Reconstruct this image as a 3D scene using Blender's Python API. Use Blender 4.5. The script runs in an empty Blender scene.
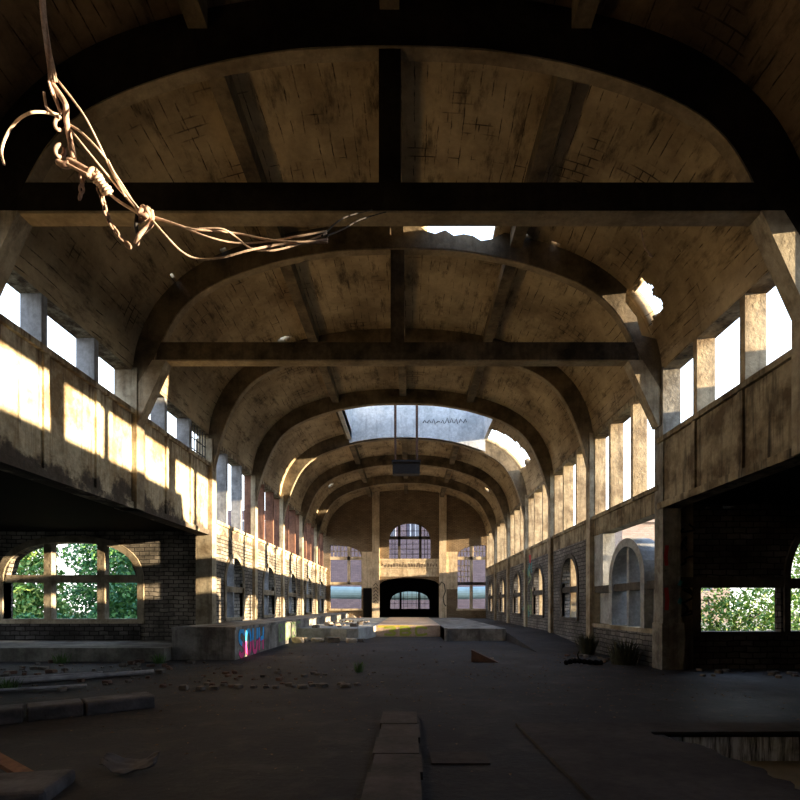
import bpy, bmesh, math, random
import numpy as np
from mathutils import Vector, noise, Matrix
random.seed(7); np.random.seed(7)
S = bpy.context.scene
COL = S.collection
W = 6.6                     # half width of the nave
CAMX = 0.315
F = 520.0

# ------------------------------------------------------------------ materials
def sock(n, k):
    return n.inputs[k]
class NT:
    def __init__(s, name):
        s.m = bpy.data.materials.new(name); s.m.use_nodes = True
        s.t = s.m.node_tree; s.b = s.t.nodes['Principled BSDF']
        s.b.inputs['Specular IOR Level'].default_value = .25
    def n(s, typ, **kw):
        nd = s.t.nodes.new(typ)
        for k, v in kw.items():
            if k.startswith('i_'):
                key = k[2:]; key = int(key) if key.isdigit() else key.replace('_', ' ')
                if hasattr(v, 'is_output'): s.t.links.new(v, nd.inputs[key])
                else: nd.inputs[key].default_value = v
            else: setattr(nd, k, v)
        return nd
    def pos(s): return s.n('ShaderNodeNewGeometry').outputs['Position']
    def uv(s): return s.n('ShaderNodeTexCoord').outputs['UV']
    def mapv(s, v, scale): return s.n('ShaderNodeMapping', i_Vector=v, i_Scale=scale).outputs[0]
    def noise(s, v, scale, detail=6, rough=.6):
        return s.n('ShaderNodeTexNoise', i_Vector=v, i_Scale=scale, i_Detail=detail, i_Roughness=rough).outputs['Fac']
    def ramp(s, f, a, b, ca=0., cb=1.):
        r = s.n('ShaderNodeMapRange', i_0=f, i_1=a, i_2=b, i_3=ca, i_4=cb); r.clamp = True
        return r.outputs[0]
    def mix(s, f, a, b, mode='MIX'):
        nd = s.n('ShaderNodeMix', data_type='RGBA', blend_type=mode)
        for k, v in ((0, f), (6, a), (7, b)):
            if hasattr(v, 'is_output'): s.t.links.new(v, nd.inputs[k])
            else: nd.inputs[k].default_value = v if k == 0 else (*v, 1)
        return nd.outputs[2]
    def math(s, op, a, b=0.):
        return s.n('ShaderNodeMath', operation=op, i_0=a, i_1=b).outputs[0]
    def bump(s, h, strength=.5, dist=.02):
        s.t.links.new(s.n('ShaderNodeBump', i_Height=h, i_Strength=strength, i_Distance=dist).outputs[0], s.b.inputs['Normal'])
    def out(s, c, rough=.9):
        if hasattr(c, 'is_output'): s.t.links.new(c, s.b.inputs['Base Color'])
        else: s.b.inputs['Base Color'].default_value = (*c, 1)
        if hasattr(rough, 'is_output'): s.t.links.new(rough, s.b.inputs['Roughness'])
        else: s.b.inputs['Roughness'].default_value = rough
        return s.m

def concrete(name, base, stain, lo=.42, hi=.62, streak=.6, streak_col=None, scale=.9, bumps=.5):
    t = NT(name); p = t.pos()
    n1 = t.noise(p, scale); n2 = t.noise(p, 9, 5, .7)
    c = t.mix(t.ramp(n1, lo, hi), base, stain)
    if streak:
        st = t.noise(t.mapv(p, (3.2, 3.2, .28)), 1.6, 5, .65)
        c = t.mix(t.math('MULTIPLY', t.ramp(st, .5, .68), streak), c, streak_col or stain)
    c = t.mix(.55, c, t.mix(t.ramp(n2, .3, .7), (.35, .35, .35), (1, 1, 1)), 'MULTIPLY')
    t.bump(t.math('ADD', n2, t.math('MULTIPLY', n1, 2.)), bumps, .03)
    return t.out(c)

def brick(name, c1, c2, mortar, bw=.34, bh=.14, soot=.7, soot_col=(.02, .018, .016), lo=.4, hi=.65, ms=.016):
    t = NT(name); uv = t.uv(); p = t.pos()
    wob = t.n('ShaderNodeTexNoise', i_Vector=p, i_Scale=2.5, i_Detail=5.)
    uvw = t.n('ShaderNodeVectorMath', operation='MULTIPLY_ADD'); t.t.links.new(wob.outputs['Color'], uvw.inputs[0])
    uvw.inputs[1].default_value = (.09, .09, 0); t.t.links.new(uv, uvw.inputs[2])
    b = t.n('ShaderNodeTexBrick', i_Vector=uvw.outputs[0], i_Scale=1., i_Mortar_Size=ms, i_Mortar_Smooth=.3, i_Bias=0., i_Brick_Width=bw, i_Row_Height=bh)
    for k, c in (('Color1', c1), ('Color2', c2), ('Mortar', mortar)): b.inputs[k].default_value = (*c, 1)
    n1 = t.noise(p, .8); n2 = t.noise(p, 14, 4, .7)
    c = t.mix(t.math('MULTIPLY', t.ramp(n1, lo, hi), soot), b.outputs['Color'], soot_col)
    c = t.mix(.5, c, t.mix(t.ramp(n2, .3, .7), (.4, .4, .4), (1, 1, 1)), 'MULTIPLY')
    h = t.math('ADD', t.math('MULTIPLY', b.outputs['Fac'], -1.), t.math('MULTIPLY', n2, .8))
    t.bump(h, .8, .03)
    return t.out(c)

def vault_mat(name, base, stain, line):
    # uv: u = along the arc, v = along the nave; boards run along the nave
    t = NT(name); p = t.pos(); uv = t.uv()
    sep = t.n('ShaderNodeSeparateXYZ', i_Vector=uv)
    wv = t.math('MULTIPLY', t.noise(t.mapv(p, (1, .5, 1)), 1.3, 4, .6), .16)
    sw = t.n('ShaderNodeCombineXYZ', i_X=sep.outputs[1], i_Y=t.math('ADD', sep.outputs[0], wv)).outputs[0]
    b = t.n('ShaderNodeTexBrick', i_Vector=sw, i_Scale=1., i_Mortar_Size=.012, i_Mortar_Smooth=.3, i_Bias=0., i_Brick_Width=5.5, i_Row_Height=.24)
    b2 = t.n('ShaderNodeTexBrick', i_Vector=uv, i_Scale=1., i_Mortar_Size=.014, i_Mortar_Smooth=.2, i_Bias=0., i_Brick_Width=.42, i_Row_Height=.2)
    n1 = t.noise(p, .55); n2 = t.noise(p, 7, 5, .7); n3 = t.noise(p, 1.1, 3, .5)
    crk = t.math('MULTIPLY', b.outputs['Fac'], t.ramp(t.noise(p, 1.9, 5, .7), .47, .6))
    crk2 = t.math('MULTIPLY', b2.outputs['Fac'], t.ramp(n3, .6, .68))
    c = t.mix(t.ramp(n1, .4, .62), base, stain)
    c = t.mix(t.math('MULTIPLY', t.ramp(t.noise(t.mapv(p, (1.2, .35, 1.2)), 2.2, 7, .72), .53, .68), .8), c, line)
    c = t.mix(t.math('MULTIPLY', crk, .9), c, line)
    c = t.mix(t.math('MULTIPLY', crk2, .85), c, line)
    c = t.mix(.4, c, t.mix(t.ramp(n2, .3, .7), (.45, .45, .45), (1, 1, 1)), 'MULTIPLY')
    t.bump(t.math('ADD', t.math('MULTIPLY', t.math('ADD', crk, crk2), -1.5), n2), .5, .02)
    return t.out(c)

def simple(name, col, col2=None, scale=6., rough=.8, bumps=.3, metallic=0.):
    t = NT(name); p = t.pos(); n = t.noise(p, scale, 5, .65)
    c = t.mix(t.ramp(n, .35, .65), col, col2 or tuple(x * .5 for x in col))
    if bumps: t.bump(n, bumps, .02)
    t.b.inputs['Metallic'].default_value = metallic
    return t.out(c, rough)

M = {}
M['vault'] = vault_mat('vault_boarded_concrete', (.54, .425, .27), (.28, .21, .13), (.04, .028, .02))
M['vault_shade'] = vault_mat('vault_shade_concrete', (.26, .185, .12), (.10, .07, .05), (.02, .015, .012))  # darker copy of the vault, dimness of the front bays put into colour
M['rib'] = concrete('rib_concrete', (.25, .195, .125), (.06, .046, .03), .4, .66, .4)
M['rib_shade'] = concrete('rib_shade_concrete', (.03, .025, .02), (.012, .010, .008), .4, .66, .4)  # rib concrete coloured near-black for the unlit faces of the front arches
M['soffit_lit'] = concrete('soffit_lit_concrete', (.42, .34, .23), (.2, .15, .095), .42, .66, .3)  # paler concrete, light on the undersides put into colour
M['beam'] = concrete('beam_concrete', (.15, .115, .075), (.035, .028, .02), .4, .62, .5)
def parapet_mat(name, base, stain, dark):
    t = NT(name); p = t.pos(); z = t.n('ShaderNodeSeparateXYZ', i_Vector=p).outputs[2]
    n1 = t.noise(p, 1.1, 7, .68); n2 = t.noise(p, 8, 6, .7); st = t.noise(t.mapv(p, (2.6, 2.6, .22)), 1.7, 6, .7)
    c = t.mix(t.ramp(n1, .43, .6), base, stain)
    c = t.mix(t.math('MULTIPLY', t.ramp(st, .5, .62), .8), c, stain)
    # rust and soot running off the coping, grime along the bottom edge
    top = t.math('ADD', t.ramp(z, 5.5, 6.5), t.math('MULTIPLY', t.math('SUBTRACT', st, .5), 3.))
    c = t.mix(t.math('MULTIPLY', t.ramp(top, .55, 1.2), .85), c, (.12, .075, .045))
    bot = t.math('ADD', t.ramp(z, 5.1, 4.0), t.math('MULTIPLY', t.math('SUBTRACT', n1, .5), 4.))
    c = t.mix(t.math('MULTIPLY', t.ramp(bot, .55, .95), .85), c, dark)
    c = t.mix(t.ramp(t.noise(t.mapv(p, (5, 5, .5)), 1.4, 5, .7), .62, .7), c, dark)
    c = t.mix(.6, c, t.mix(t.ramp(n2, .3, .7), (.3, .3, .3), (1, 1, 1)), 'MULTIPLY')
    t.bump(t.math('ADD', n2, t.math('MULTIPLY', n1, 2.)), .7, .04)
    return t.out(c)
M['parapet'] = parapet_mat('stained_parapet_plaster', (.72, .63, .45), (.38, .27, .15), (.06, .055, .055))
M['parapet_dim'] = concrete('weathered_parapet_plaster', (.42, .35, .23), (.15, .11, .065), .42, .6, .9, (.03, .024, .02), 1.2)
M['fin'] = concrete('mullion_concrete', (.62, .50, .33), (.30, .22, .14), .43, .64, .6, (.12, .09, .06), 1.6)
M['fin_left'] = concrete('mullion_grey_concrete', (.36, .37, .39), (.17, .17, .18), .45, .7, .4, (.1, .09, .08), 1.6)
M['fin_brown'] = concrete('mullion_red_brown', (.26, .13, .085), (.12, .06, .045), .42, .66, .5, (.06, .035, .03), 1.3)  # red-brown concrete for the far left bays
M['pillar'] = concrete('pillar_concrete', (.50, .43, .31), (.25, .19, .12), .42, .64, .6, (.09, .07, .05), 1.3)
M['pillar_grey'] = concrete('grey_pillar_concrete', (.36, .34, .29), (.15, .13, .105), .42, .62, .7, (.06, .055, .05), 1.5)
M['trim'] = concrete('window_trim_concrete', (.42, .36, .26), (.18, .14, .09), .42, .64, .5, None, 1.5)
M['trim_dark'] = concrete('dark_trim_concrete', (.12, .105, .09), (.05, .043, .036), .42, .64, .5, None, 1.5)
M['brick_left'] = brick('weathered_left_brick', (.24, .215, .18), (.46, .41, .34), (.05, .043, .038), .34, .14, .8)
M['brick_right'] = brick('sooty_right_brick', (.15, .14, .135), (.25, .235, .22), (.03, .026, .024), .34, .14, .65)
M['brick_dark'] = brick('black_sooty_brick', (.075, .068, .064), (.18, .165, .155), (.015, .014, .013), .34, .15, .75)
M['brick_end'] = brick('end_wall_brick', (.27, .19, .115), (.38, .28, .175), (.14, .10, .065), .3, .1, .4, (.07, .05, .03))
M['facade'] = concrete('facade_plaster', (.80, .66, .46), (.5, .38, .25), .42, .66, .5, (.13, .095, .06), 1.2)
M['facade_mark'] = simple('painted_band', (.14, .11, .085), (.24, .18, .12), 5)
M['plinth'] = concrete('plinth_concrete', (.30, .285, .245), (.12, .11, .095), .4, .62, .6, None, 1.2)
M['platform'] = concrete('platform_concrete', (.38, .36, .33), (.15, .135, .12), .4, .62, .6, (.06, .055, .05), 1.3)
M['trench'] = concrete('trench_plaster', (.66, .50, .38), (.46, .34, .25), .42, .66, .3, None, 1.3)
M['white_conc'] = concrete('whitewashed_concrete', (.76, .78, .79), (.5, .53, .55), .42, .68, .35, (.24, .26, .28), 1.1)
M['patch'] = concrete('pale_wall_patch', (.46, .47, .46), (.24, .24, .23), .42, .68, .35, None, 1.4)
M['black'] = simple('flat_black', (.007, .0065, .006), (.004, .004, .004), 3)  # even near-black, shared by slabs, doorway, gateway room and charred branch
M['rust'] = simple('rusted_steel', (.12, .055, .03), (.05, .028, .02), 12, .7)
M['iron'] = simple('dark_iron', (.035, .032, .032), (.018, .017, .017), 10, .6)
M['rope'] = simple('tan_rope', (.66, .50, .40), (.44, .32, .25), 30, .8)
M['hook'] = simple('rusty_hook_steel', (.50, .35, .27), (.24, .15, .12), 18, .65)
M['kerb'] = concrete('kerb_stone', (.15, .14, .15), (.07, .065, .068), .4, .62, 0., None, 2.0)
M['stripc'] = concrete('floor_strip_concrete', (.12, .10, .09), (.065, .055, .05), .4, .64, 0., None, 1.6)
M['slab'] = concrete('floor_slab_concrete', (.066, .055, .052), (.032, .027, .027), .4, .64, 0., None, .9)
M['stone'] = simple('rubble_stone', (.17, .145, .125), (.07, .06, .052), 5)
M['stone_pale'] = simple('pale_rubble', (.42, .35, .26), (.2, .16, .12), 5)
M['redbrick'] = simple('loose_red_brick', (.15, .085, .06), (.09, .05, .038), 6)
M['wood'] = simple('old_board', (.26, .13, .075), (.14, .07, .045), 8)
M['pole'] = simple('bleached_pole', (.48, .47, .48), (.28, .27, .28), 6)
M['cloth'] = simple('dusty_cloth', (.13, .12, .125), (.07, .065, .07), 5)
M['litter'] = simple('dry_leaf_litter', (.26, .17, .09), (.12, .075, .045), 20)
M['can'] = simple('red_can_paint', (.45, .03, .025), (.3, .02, .02), 10, .4)
M['leaf_a'] = simple('leaf_fresh_green', (.16, .34, .09), (.09, .22, .06), 2.5, .6, 0)
M['leaf_b'] = simple('leaf_yellow_green', (.38, .46, .13), (.2, .33, .08), 2.5, .6, 0)
M['leaf_c'] = simple('leaf_deep_green', (.07, .22, .10), (.05, .14, .06), 2.5, .6, 0)
M['dry'] = simple('dark_dry_weeds', (.06, .065, .04), (.035, .035, .022), 6, .9, 0)
M['weed'] = simple('green_weed', (.10, .2, .05), (.06, .12, .035), 6, .8, 0)
M['bark'] = simple('bark', (.11, .085, .06), (.06, .045, .03), 9)
M['earth'] = simple('outside_earth', (.30, .25, .18), (.20, .18, .12), 1.2, .95)
M['outbrick'] = brick('purple_outside_brick', (.095, .082, .115), (.135, .115, .15), (.065, .058, .08), .5, .2, .4, (.07, .06, .08))
M['roof'] = simple('grey_roof_felt', (.16, .15, .15), (.1, .095, .095), 2)
M['outpink'] = brick('pink_outside_brick', (.40, .29, .23), (.48, .37, .30), (.36, .29, .24), .5, .2, .2, (.3, .24, .2))
M['outglass'] = simple('outside_window_dark', (.10, .12, .16), (.05, .06, .09), 1, .3, 0)
M['outwhite'] = simple('outside_pale_paint', (.72, .72, .74), (.6, .6, .62), 2)
M['pipe'] = simple('pale_blue_pipe', (.13, .22, .28), (.10, .17, .22), 1.5, .6)
M['p_blue'] = simple('spray_blue', (.05, .48, 1.), (.04, .4, .9), 5, .6, 0)
M['p_pink'] = simple('spray_pink', (1., .10, .38), (.85, .08, .3), 5, .6, 0)
M['p_black'] = simple('spray_black', (.01, .01, .012), (.015, .015, .018), 5, .6, 0)
M['p_green'] = simple('spray_faded_green', (.24, .33, .15), (.18, .25, .13), 5, .8, 0)
M['p_lime'] = simple('spray_lime', (.38, .44, .06), (.32, .37, .07), 5, .8, 0)
M['p_teal'] = simple('spray_teal', (.05, .27, .28), (.04, .18, .2), 5, .8, 0)
M['p_red'] = simple('spray_red', (.5, .05, .05), (.35, .04, .05), 5, .8, 0)
M['p_yellow'] = simple('band_yellow', (.78, .60, .10), (.65, .48, .08), 5, .8, 0)

def floor_mat():
    t = NT('coal_dust_floor'); p = t.pos()
    n1 = t.noise(p, .45); n2 = t.noise(p, 12, 6, .7); n3 = t.noise(p, 2.2, 5, .65)
    c = t.mix(t.ramp(n1, .4, .65), (.013, .013, .0165), (.031, .029, .032))
    c = t.mix(t.math('MULTIPLY', t.ramp(n3, .5, .68), .7), c, (.052, .044, .040))
    c = t.mix(t.ramp(t.noise(p, 26, 3, .6), .70, .74), c, (.30, .25, .2))
    t.bump(t.math('ADD', n2, n3), .6, .04)
    return t.out(c, t.ramp(n1, .35, .65, .62, .9))
M['floor'] = floor_mat()
def pit_mat():
    t = NT('streaked_pit_wall'); p = t.pos()
    st = t.noise(t.mapv(p, (6, 6, .5)), 2., 5, .7); n = t.noise(p, 1.1)
    c = t.mix(t.ramp(st, .4, .56), (.07, .075, .085), (.85, .9, .95))  # pale vertical streaks over dark grey
    c = t.mix(t.ramp(n, .55, .68), c, (.04, .042, .05))
    return t.out(c, .8)
M['pit'] = pit_mat()
def water_mat():
    t = NT('dark_water'); p = t.pos(); t.b.inputs['Specular IOR Level'].default_value = .5
    t.bump(t.noise(p, 3, 2), .05, .02)
    return t.out((.006, .007, .009), .06)
M['water'] = water_mat()
def glass_mat():
    t = NT('old_window_glass'); t.b.inputs['Transmission Weight'].default_value = 1.; t.b.inputs['IOR'].default_value = 1.02
    t.b.inputs['Specular IOR Level'].default_value = .3
    return t.out((.9, .93, 1.), .0)
M['glass'] = glass_mat()

for k in ('black', 'rib_shade', 'beam', 'vault', 'vault_shade', 'brick_dark'): M[k].node_tree.nodes['Principled BSDF'].inputs['Specular IOR Level'].default_value = .04
# ------------------------------------------------------------------ mesh builder
class MB:
    def __init__(s): s.v = []; s.f = []; s.uv = []
    def face(s, pts, uv=None):
        i = len(s.v); s.v += [tuple(p) for p in pts]; s.f.append(tuple(range(i, i + len(pts))))
        if uv is None:
            a = Vector(pts[1]) - Vector(pts[0]); n = Vector((0, 0, 0))
            for k in range(1, len(pts) - 1):
                n += (Vector(pts[k]) - Vector(pts[0])).cross(Vector(pts[k + 1]) - Vector(pts[0]))
            ax, ay, az = abs(n.x), abs(n.y), abs(n.z)
            if az >= ax and az >= ay: uv = [(p[0], p[1]) for p in pts]
            elif ax >= ay: uv = [(p[1], p[2]) for p in pts]
            else: uv = [(p[0], p[2]) for p in pts]
        s.uv += uv
    def box(s, x0, x1, y0, y1, z0, z1, rot=None, c=None):
        P = [(x, y, z) for z in (z0, z1) for y in (y0, y1) for x in (x0, x1)]
        if rot is not None: P = [tuple(rot @ Vector(p) + Vector(c or (0, 0, 0))) for p in P]
        for q in ((0, 1, 3, 2), (4, 6, 7, 5), (0, 4, 5, 1), (2, 3, 7, 6), (0, 2, 6, 4), (1, 5, 7, 3)):
            s.face([P[i] for i in q])
    def strip(s, A, B, Mp, d0, d1, closed=False):
        # solid between two 2-D polylines A and B (same length), extruded over depth d0..d1
        n = len(A)
        for i in range(n if closed else n - 1):
            j = (i + 1) % n
            a0, a1, b0, b1 = A[i], A[j], B[i], B[j]
            s.face([Mp(*a0, d0), Mp(*a1, d0), Mp(*b1, d0), Mp(*b0, d0)])
            s.face([Mp(*a0, d1), Mp(*b0, d1), Mp(*b1, d1), Mp(*a1, d1)])
            s.face([Mp(*a0, d0), Mp(*a0, d1), Mp(*a1, d1), Mp(*a1, d0)])
            s.face([Mp(*b0, d0), Mp(*b1, d0), Mp(*b1, d1), Mp(*b0, d1)])
        if not closed:
            for i in (0, n - 1):
                s.face([Mp(*A[i], d0), Mp(*B[i], d0), Mp(*B[i], d1), Mp(*A[i], d1)])
    def prism(s, poly, Mp, d0, d1):
        s.face([Mp(*p, d0) for p in poly]); s.face([Mp(*p, d1) for p in reversed(poly)])
        for i in range(len(poly)):
            a, b = poly[i], poly[(i + 1) % len(poly)]
            s.face([Mp(*a, d0), Mp(*a, d1), Mp(*b, d1), Mp(*b, d0)])
    def panel(s, Mp, u0, u1, z0, z1, t, ops=()):
        br = {u0, u1}
        for a, b, sill, top in ops:
            for k in range(19): br.add(a + (b - a) * k / 18)
        # long plain runs are also cut so that no face is huge
        br = sorted(x for x in br if u0 - 1e-6 <= x <= u1 + 1e-6)
        for p, q in zip(br, br[1:]):
            if q - p < 1e-5: continue
            m = (p + q) / 2
            op = next((o for o in ops if o[0] < m < o[1]), None)
            segs = [(z0, z0, z1, z1)] if not op else [(z0, z0, op[2], op[2]), (op[3](p), op[3](q), z1, z1)]
            for lp, lq, hp, hq in segs:
                if hp - lp < 1e-4 and hq - lq < 1e-4: continue
                s.face([Mp(p, lp, 0), Mp(q, lq, 0), Mp(q, hq, 0), Mp(p, hp, 0)])
                s.face([Mp(p, lp, t), Mp(p, hp, t), Mp(q, hq, t), Mp(q, lq, t)])
                s.face([Mp(p, lp, 0), Mp(p, lp, t), Mp(q, lq, t), Mp(q, lq, 0)])
                s.face([Mp(p, hp, 0), Mp(q, hq, 0), Mp(q, hq, t), Mp(p, hp, t)])
        for u in (u0, u1): s.face([Mp(u, z0, 0), Mp(u, z0, t), Mp(u, z1, t), Mp(u, z1, 0)])
        for a, b, sill, top in ops:
            for u in (a, b):
                if top(u) - sill > 1e-3: s.face([Mp(u, sill, 0), Mp(u, sill, t), Mp(u, top(u), t), Mp(u, top(u), 0)])
    def tube(s, pts, r, n=8, closed=False):
        pts = [Vector(p) for p in pts]; N = len(pts); rings = []
        up = None
        for i, p in enumerate(pts):
            if closed: d = pts[(i + 1) % N] - pts[i - 1]
            else: d = pts[min(i + 1, N - 1)] - pts[max(i - 1, 0)]
            d.normalize()
            if up is None: up = Vector((0, 0, 1)) if abs(d.z) < .9 else Vector((1, 0, 0))
            x = d.cross(up); x.normalize(); up = x.cross(d); up.normalize()
            rr = r[i] if isinstance(r, (list, tuple)) else r
            rings.append([p + rr * (math.cos(2 * math.pi * k / n) * x + math.sin(2 * math.pi * k / n) * up) for k in range(n)])
        base = len(s.v)
        for R in rings: s.v += [tuple(q) for q in R]
        for i in range(N if closed else N - 1):
            j = (i + 1) % N
            for k in range(n):
                q = (base + i * n + k, base + i * n + (k + 1) % n, base + j * n + (k + 1) % n, base + j * n + k)
                s.f.append(q); s.uv += [(k / n, i), ((k + 1) / n, i), ((k + 1) / n, i + 1), (k / n, i + 1)]
        if not closed:
            for i in (0, N - 1):
                s.f.append(tuple(base + i * n + k for k in range(n))); s.uv += [(0, 0)] * n
    def build(s, name, mat, parent=None, smooth=False, recalc=True):
        me = bpy.data.meshes.new(name); me.from_pydata(s.v, [], s.f)
        l = me.uv_layers.new(name='UVMap'); l.data.foreach_set('uv', [c for p in s.uv for c in p])
        me.materials.append(M[mat] if isinstance(mat, str) else mat)
        if recalc:
            bm = bmesh.new(); bm.from_mesh(me)
            bmesh.ops.remove_doubles(bm, verts=bm.verts, dist=1e-5)
            bmesh.ops.recalc_face_normals(bm, faces=bm.faces); bm.to_mesh(me); bm.free()
        if smooth: me.polygons.foreach_set('use_smooth', [True] * len(me.polygons))
        o = bpy.data.objects.new(name, me); COL.objects.link(o)
        if parent is not None:
            o.parent = parent; o.matrix_parent_inverse = Matrix.Translation(-parent.location)
        return o

def tag(o, label=None, cat=None, group=None, kind=None):
    if label: o['label'] = label
    if cat: o['category'] = cat
    if group: o['group'] = group
    if kind: o['kind'] = kind
    return o
def empty(name, loc, label, cat, group=None, kind=None):
    o = bpy.data.objects.new(name, None); o.empty_display_size = .2; COL.objects.link(o); o.location = loc
    return tag(o, label, cat, group, kind)
def struct(o, label, cat): return tag(o, label, cat, None, 'structure')
def ell(a, b, spring, rise, p=2.0):
    c, h = (a + b) / 2, (b - a) / 2
    return lambda u: spring + rise * max(0., 1 - min(1., abs((u - c) / h)) ** p) ** (1 / p)
def const(z): return lambda u: z
def LW(off=0.): return lambda y, z, d: (-W - off - d, y, z)
def RW(off=0.): return lambda y, z, d: (W + off + d, y, z)
def EW(Y): return lambda x, z, d: (x, Y + d, z)
def side(sg, off=0.): return LW(off) if sg < 0 else RW(off)
def arch_outline(a, b, sill, top, n=24):
    return [(a, sill)] + [(a + (b - a) * (.5 - .5 * math.cos(math.pi * k / n)), top(a + (b - a) * (.5 - .5 * math.cos(math.pi * k / n)))) for k in range(n + 1)] + [(b, sill)]
def offset(pts, w):
    out = []
    for i, p in enumerate(pts):
        a = pts[max(i - 1, 0)]; b = pts[min(i + 1, len(pts) - 1)]
        dx, dz = b[0] - a[0], b[1] - a[1]; L = math.hypot(dx, dz) or 1
        out.append((p[0] - dz / L * w, p[1] + dx / L * w))
    return out

# ------------------------------------------------------------------ layout
PIL = [-6.5, -1.6, 3.3, 8.2, 13.1, 18.0, 23.0, 28.0, 33.0, 38.0, 43.0]
YF = 43.0
NBAY = len(PIL) - 1
SILL, HEAD = 4.62, 7.45
def sill_of(sg, i):
    if sg < 0: return 6.45 if 1 <= i <= 4 else SILL
    if i == 1: return 4.4  # unseen window, sill lowered so sun reaches the hanging cables
    return 5.75 if 2 <= i <= 3 else SILL
def head_of(sg, i):
    if sg > 0 and i == 1: return 6.85  # head of the unseen window set so sun stops partway up the cables
    return HEAD if i <= 3 or (sg < 0 and i == 4) else 7.3

INNER = [(0, 10.5), (.9, 10.48), (1.7, 10.42), (2.9, 10.2), (4.1, 9.82), (4.9, 9.42), (5.4, 8.98), (5.72, 8.5), (5.96, 8.0), (6.15, 7.5), (6.35, 6.8), (6.52, 6.1)]
OUTER = [(0, 11.1), (1, 11.07), (2, 10.98), (3, 10.8), (3.9, 10.55), (4.7, 10.22), (5.4, 9.76), (5.95, 9.2), (6.3, 8.6), (6.5, 8.05), (6.6, 7.45)]
def resample(P, n):
    P = [Vector((*p, 0)) for p in P]; fine = []
    for i in range(len(P) - 1):
        p0 = P[i - 1] if i else Vector((-P[1].x, P[1].y, 0)); p1, p2 = P[i], P[i + 1]
        p3 = P[i + 2] if i + 2 < len(P) else P[i + 1] * 2 - P[i]
        for k in range(16):
            t = k / 16
            fine.append(.5 * ((2 * p1) + (p2 - p0) * t + (2 * p0 - 5 * p1 + 4 * p2 - p3) * t * t + (3 * p1 - p0 - 3 * p2 + p3) * t ** 3))
    fine.append(P[-1]); L = [0.]
    for a, b in zip(fine, fine[1:]): L.append(L[-1] + (b - a).length)
    out = []
    for k in range(n + 1):
        s = L[-1] * k / n; j = 0
        while j < len(L) - 2 and L[j + 1] < s: j += 1
        f = (s - L[j]) / max(1e-9, L[j + 1] - L[j]); q = fine[j].lerp(fine[j + 1], f); out.append((q.x, q.y, s))
    return out
NH = 110
half = resample(OUTER, NH)
PROF = [(-x, z, -s) for x, z, s in reversed(half[1:])] + half

# ------------------------------------------------------------------ camera, world, sun
cam = bpy.data.cameras.new('camera'); co = bpy.data.objects.new('camera', cam); COL.objects.link(co)
co.location = (CAMX, 0, 1.6); co.rotation_euler = (math.pi / 2, 0, 0)
cam.sensor_width = 36; cam.sensor_height = 36; cam.sensor_fit = 'HORIZONTAL'; cam.lens = 36 * F / 800
cam.shift_x = -10 / 800; cam.shift_y = 205 / 800; cam.clip_end = 500
S.camera = co
wd = bpy.data.worlds.new('sky'); S.world = wd; wd.use_nodes = True
nt = wd.node_tree; bg = nt.nodes['Background']
tc = nt.nodes.new('ShaderNodeTexCoord'); sp = nt.nodes.new('ShaderNodeSeparateXYZ'); nt.links.new(tc.outputs['Generated'], sp.inputs[0])
rp = nt.nodes.new('ShaderNodeValToRGB'); nt.links.new(sp.outputs[2], rp.inputs[0])
rp.color_ramp.elements[0].position = 0.; rp.color_ramp.elements[0].color = (1., .96, .9, 1)
rp.color_ramp.elements[1].position = .9; rp.color_ramp.elements[1].color = (.42, .62, 1., 1)
e = rp.color_ramp.elements.new(.25); e.color = (.80, .90, 1., 1)
nt.links.new(rp.outputs[0], bg.inputs[0]); bg.inputs[1].default_value = 2.6
sl = bpy.data.lights.new('sun', 'SUN'); so = bpy.data.objects.new('sun', sl); COL.objects.link(so)
sl.energy = 21.; sl.color = (1., .78, .50); sl.angle = math.radians(.6)
so.rotation_euler = Vector((-1, .15, -.105)).to_track_quat('-Z', 'Y').to_euler(); so.location = (30, -5, 12)
S.view_settings.view_transform = 'Standard'; S.view_settings.look = 'None'
S.view_settings.exposure = 0.5; S.view_settings.gamma = 1.; S.view_settings.use_curve_mapping = False
S.cycles.max_bounces = 10; S.cycles.diffuse_bounces = 7; S.cycles.transparent_max_bounces = 8
S.cycles.use_denoising = True; S.cycles.caustics_reflective = False; S.cycles.caustics_refractive = False

# ------------------------------------------------------------------ vault (ceiling), one shell per bay
def nz(x, y, z=0.): return noise.noise(Vector((x, y, z)))
def hole(x, y):
    j = .28 * nz(x * 2.1, y * 2.1) + .18 * nz(x * 6, y * 6, 3)
    if 12.35 + j * .6 < y < 13.95 + j * .5 and .75 + j < x < 2.5 + j: return True
    if 12.3 + j < y < 13.0 and 5.8 + j * .5 < x < 6.3 + j * .3: return True
    if 23.18 < y < 27.82 and -2.8 < x < 4.25: return True
    if 26.0 + j * 1.2 + (x - 4.2) * -.25 < y < 27.9 and 4.2 < x < 6.22 + j * .4: return True
    for cx, cy, rx, ry in ((-5.5, 12.8, .05, .14), (-3.9, 17.5, .22, .14), (3.2, 12.95, .1, .1), (3.9, 12.9, .12, .09), (-5.2, 36.2, .2, .35), (-4.7, 35.2, .1, .25), (5.6, 36.0, .16, .4), (-4.3, 12.9, .08, .1)):
        if ((x - cx) / rx) ** 2 + ((y - cy) / ry) ** 2 < 1 + 2.2 * j: return True
    return False
BAYN = ['behind the viewpoint', 'overhead at the very front', 'above the hanging cables', 'in front of the nearest tie beam', 'between the two tie beams',
        'behind the second tie beam', 'with the open skylight', 'behind the skylight', 'second behind the skylight', 'against the end wall']
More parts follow.
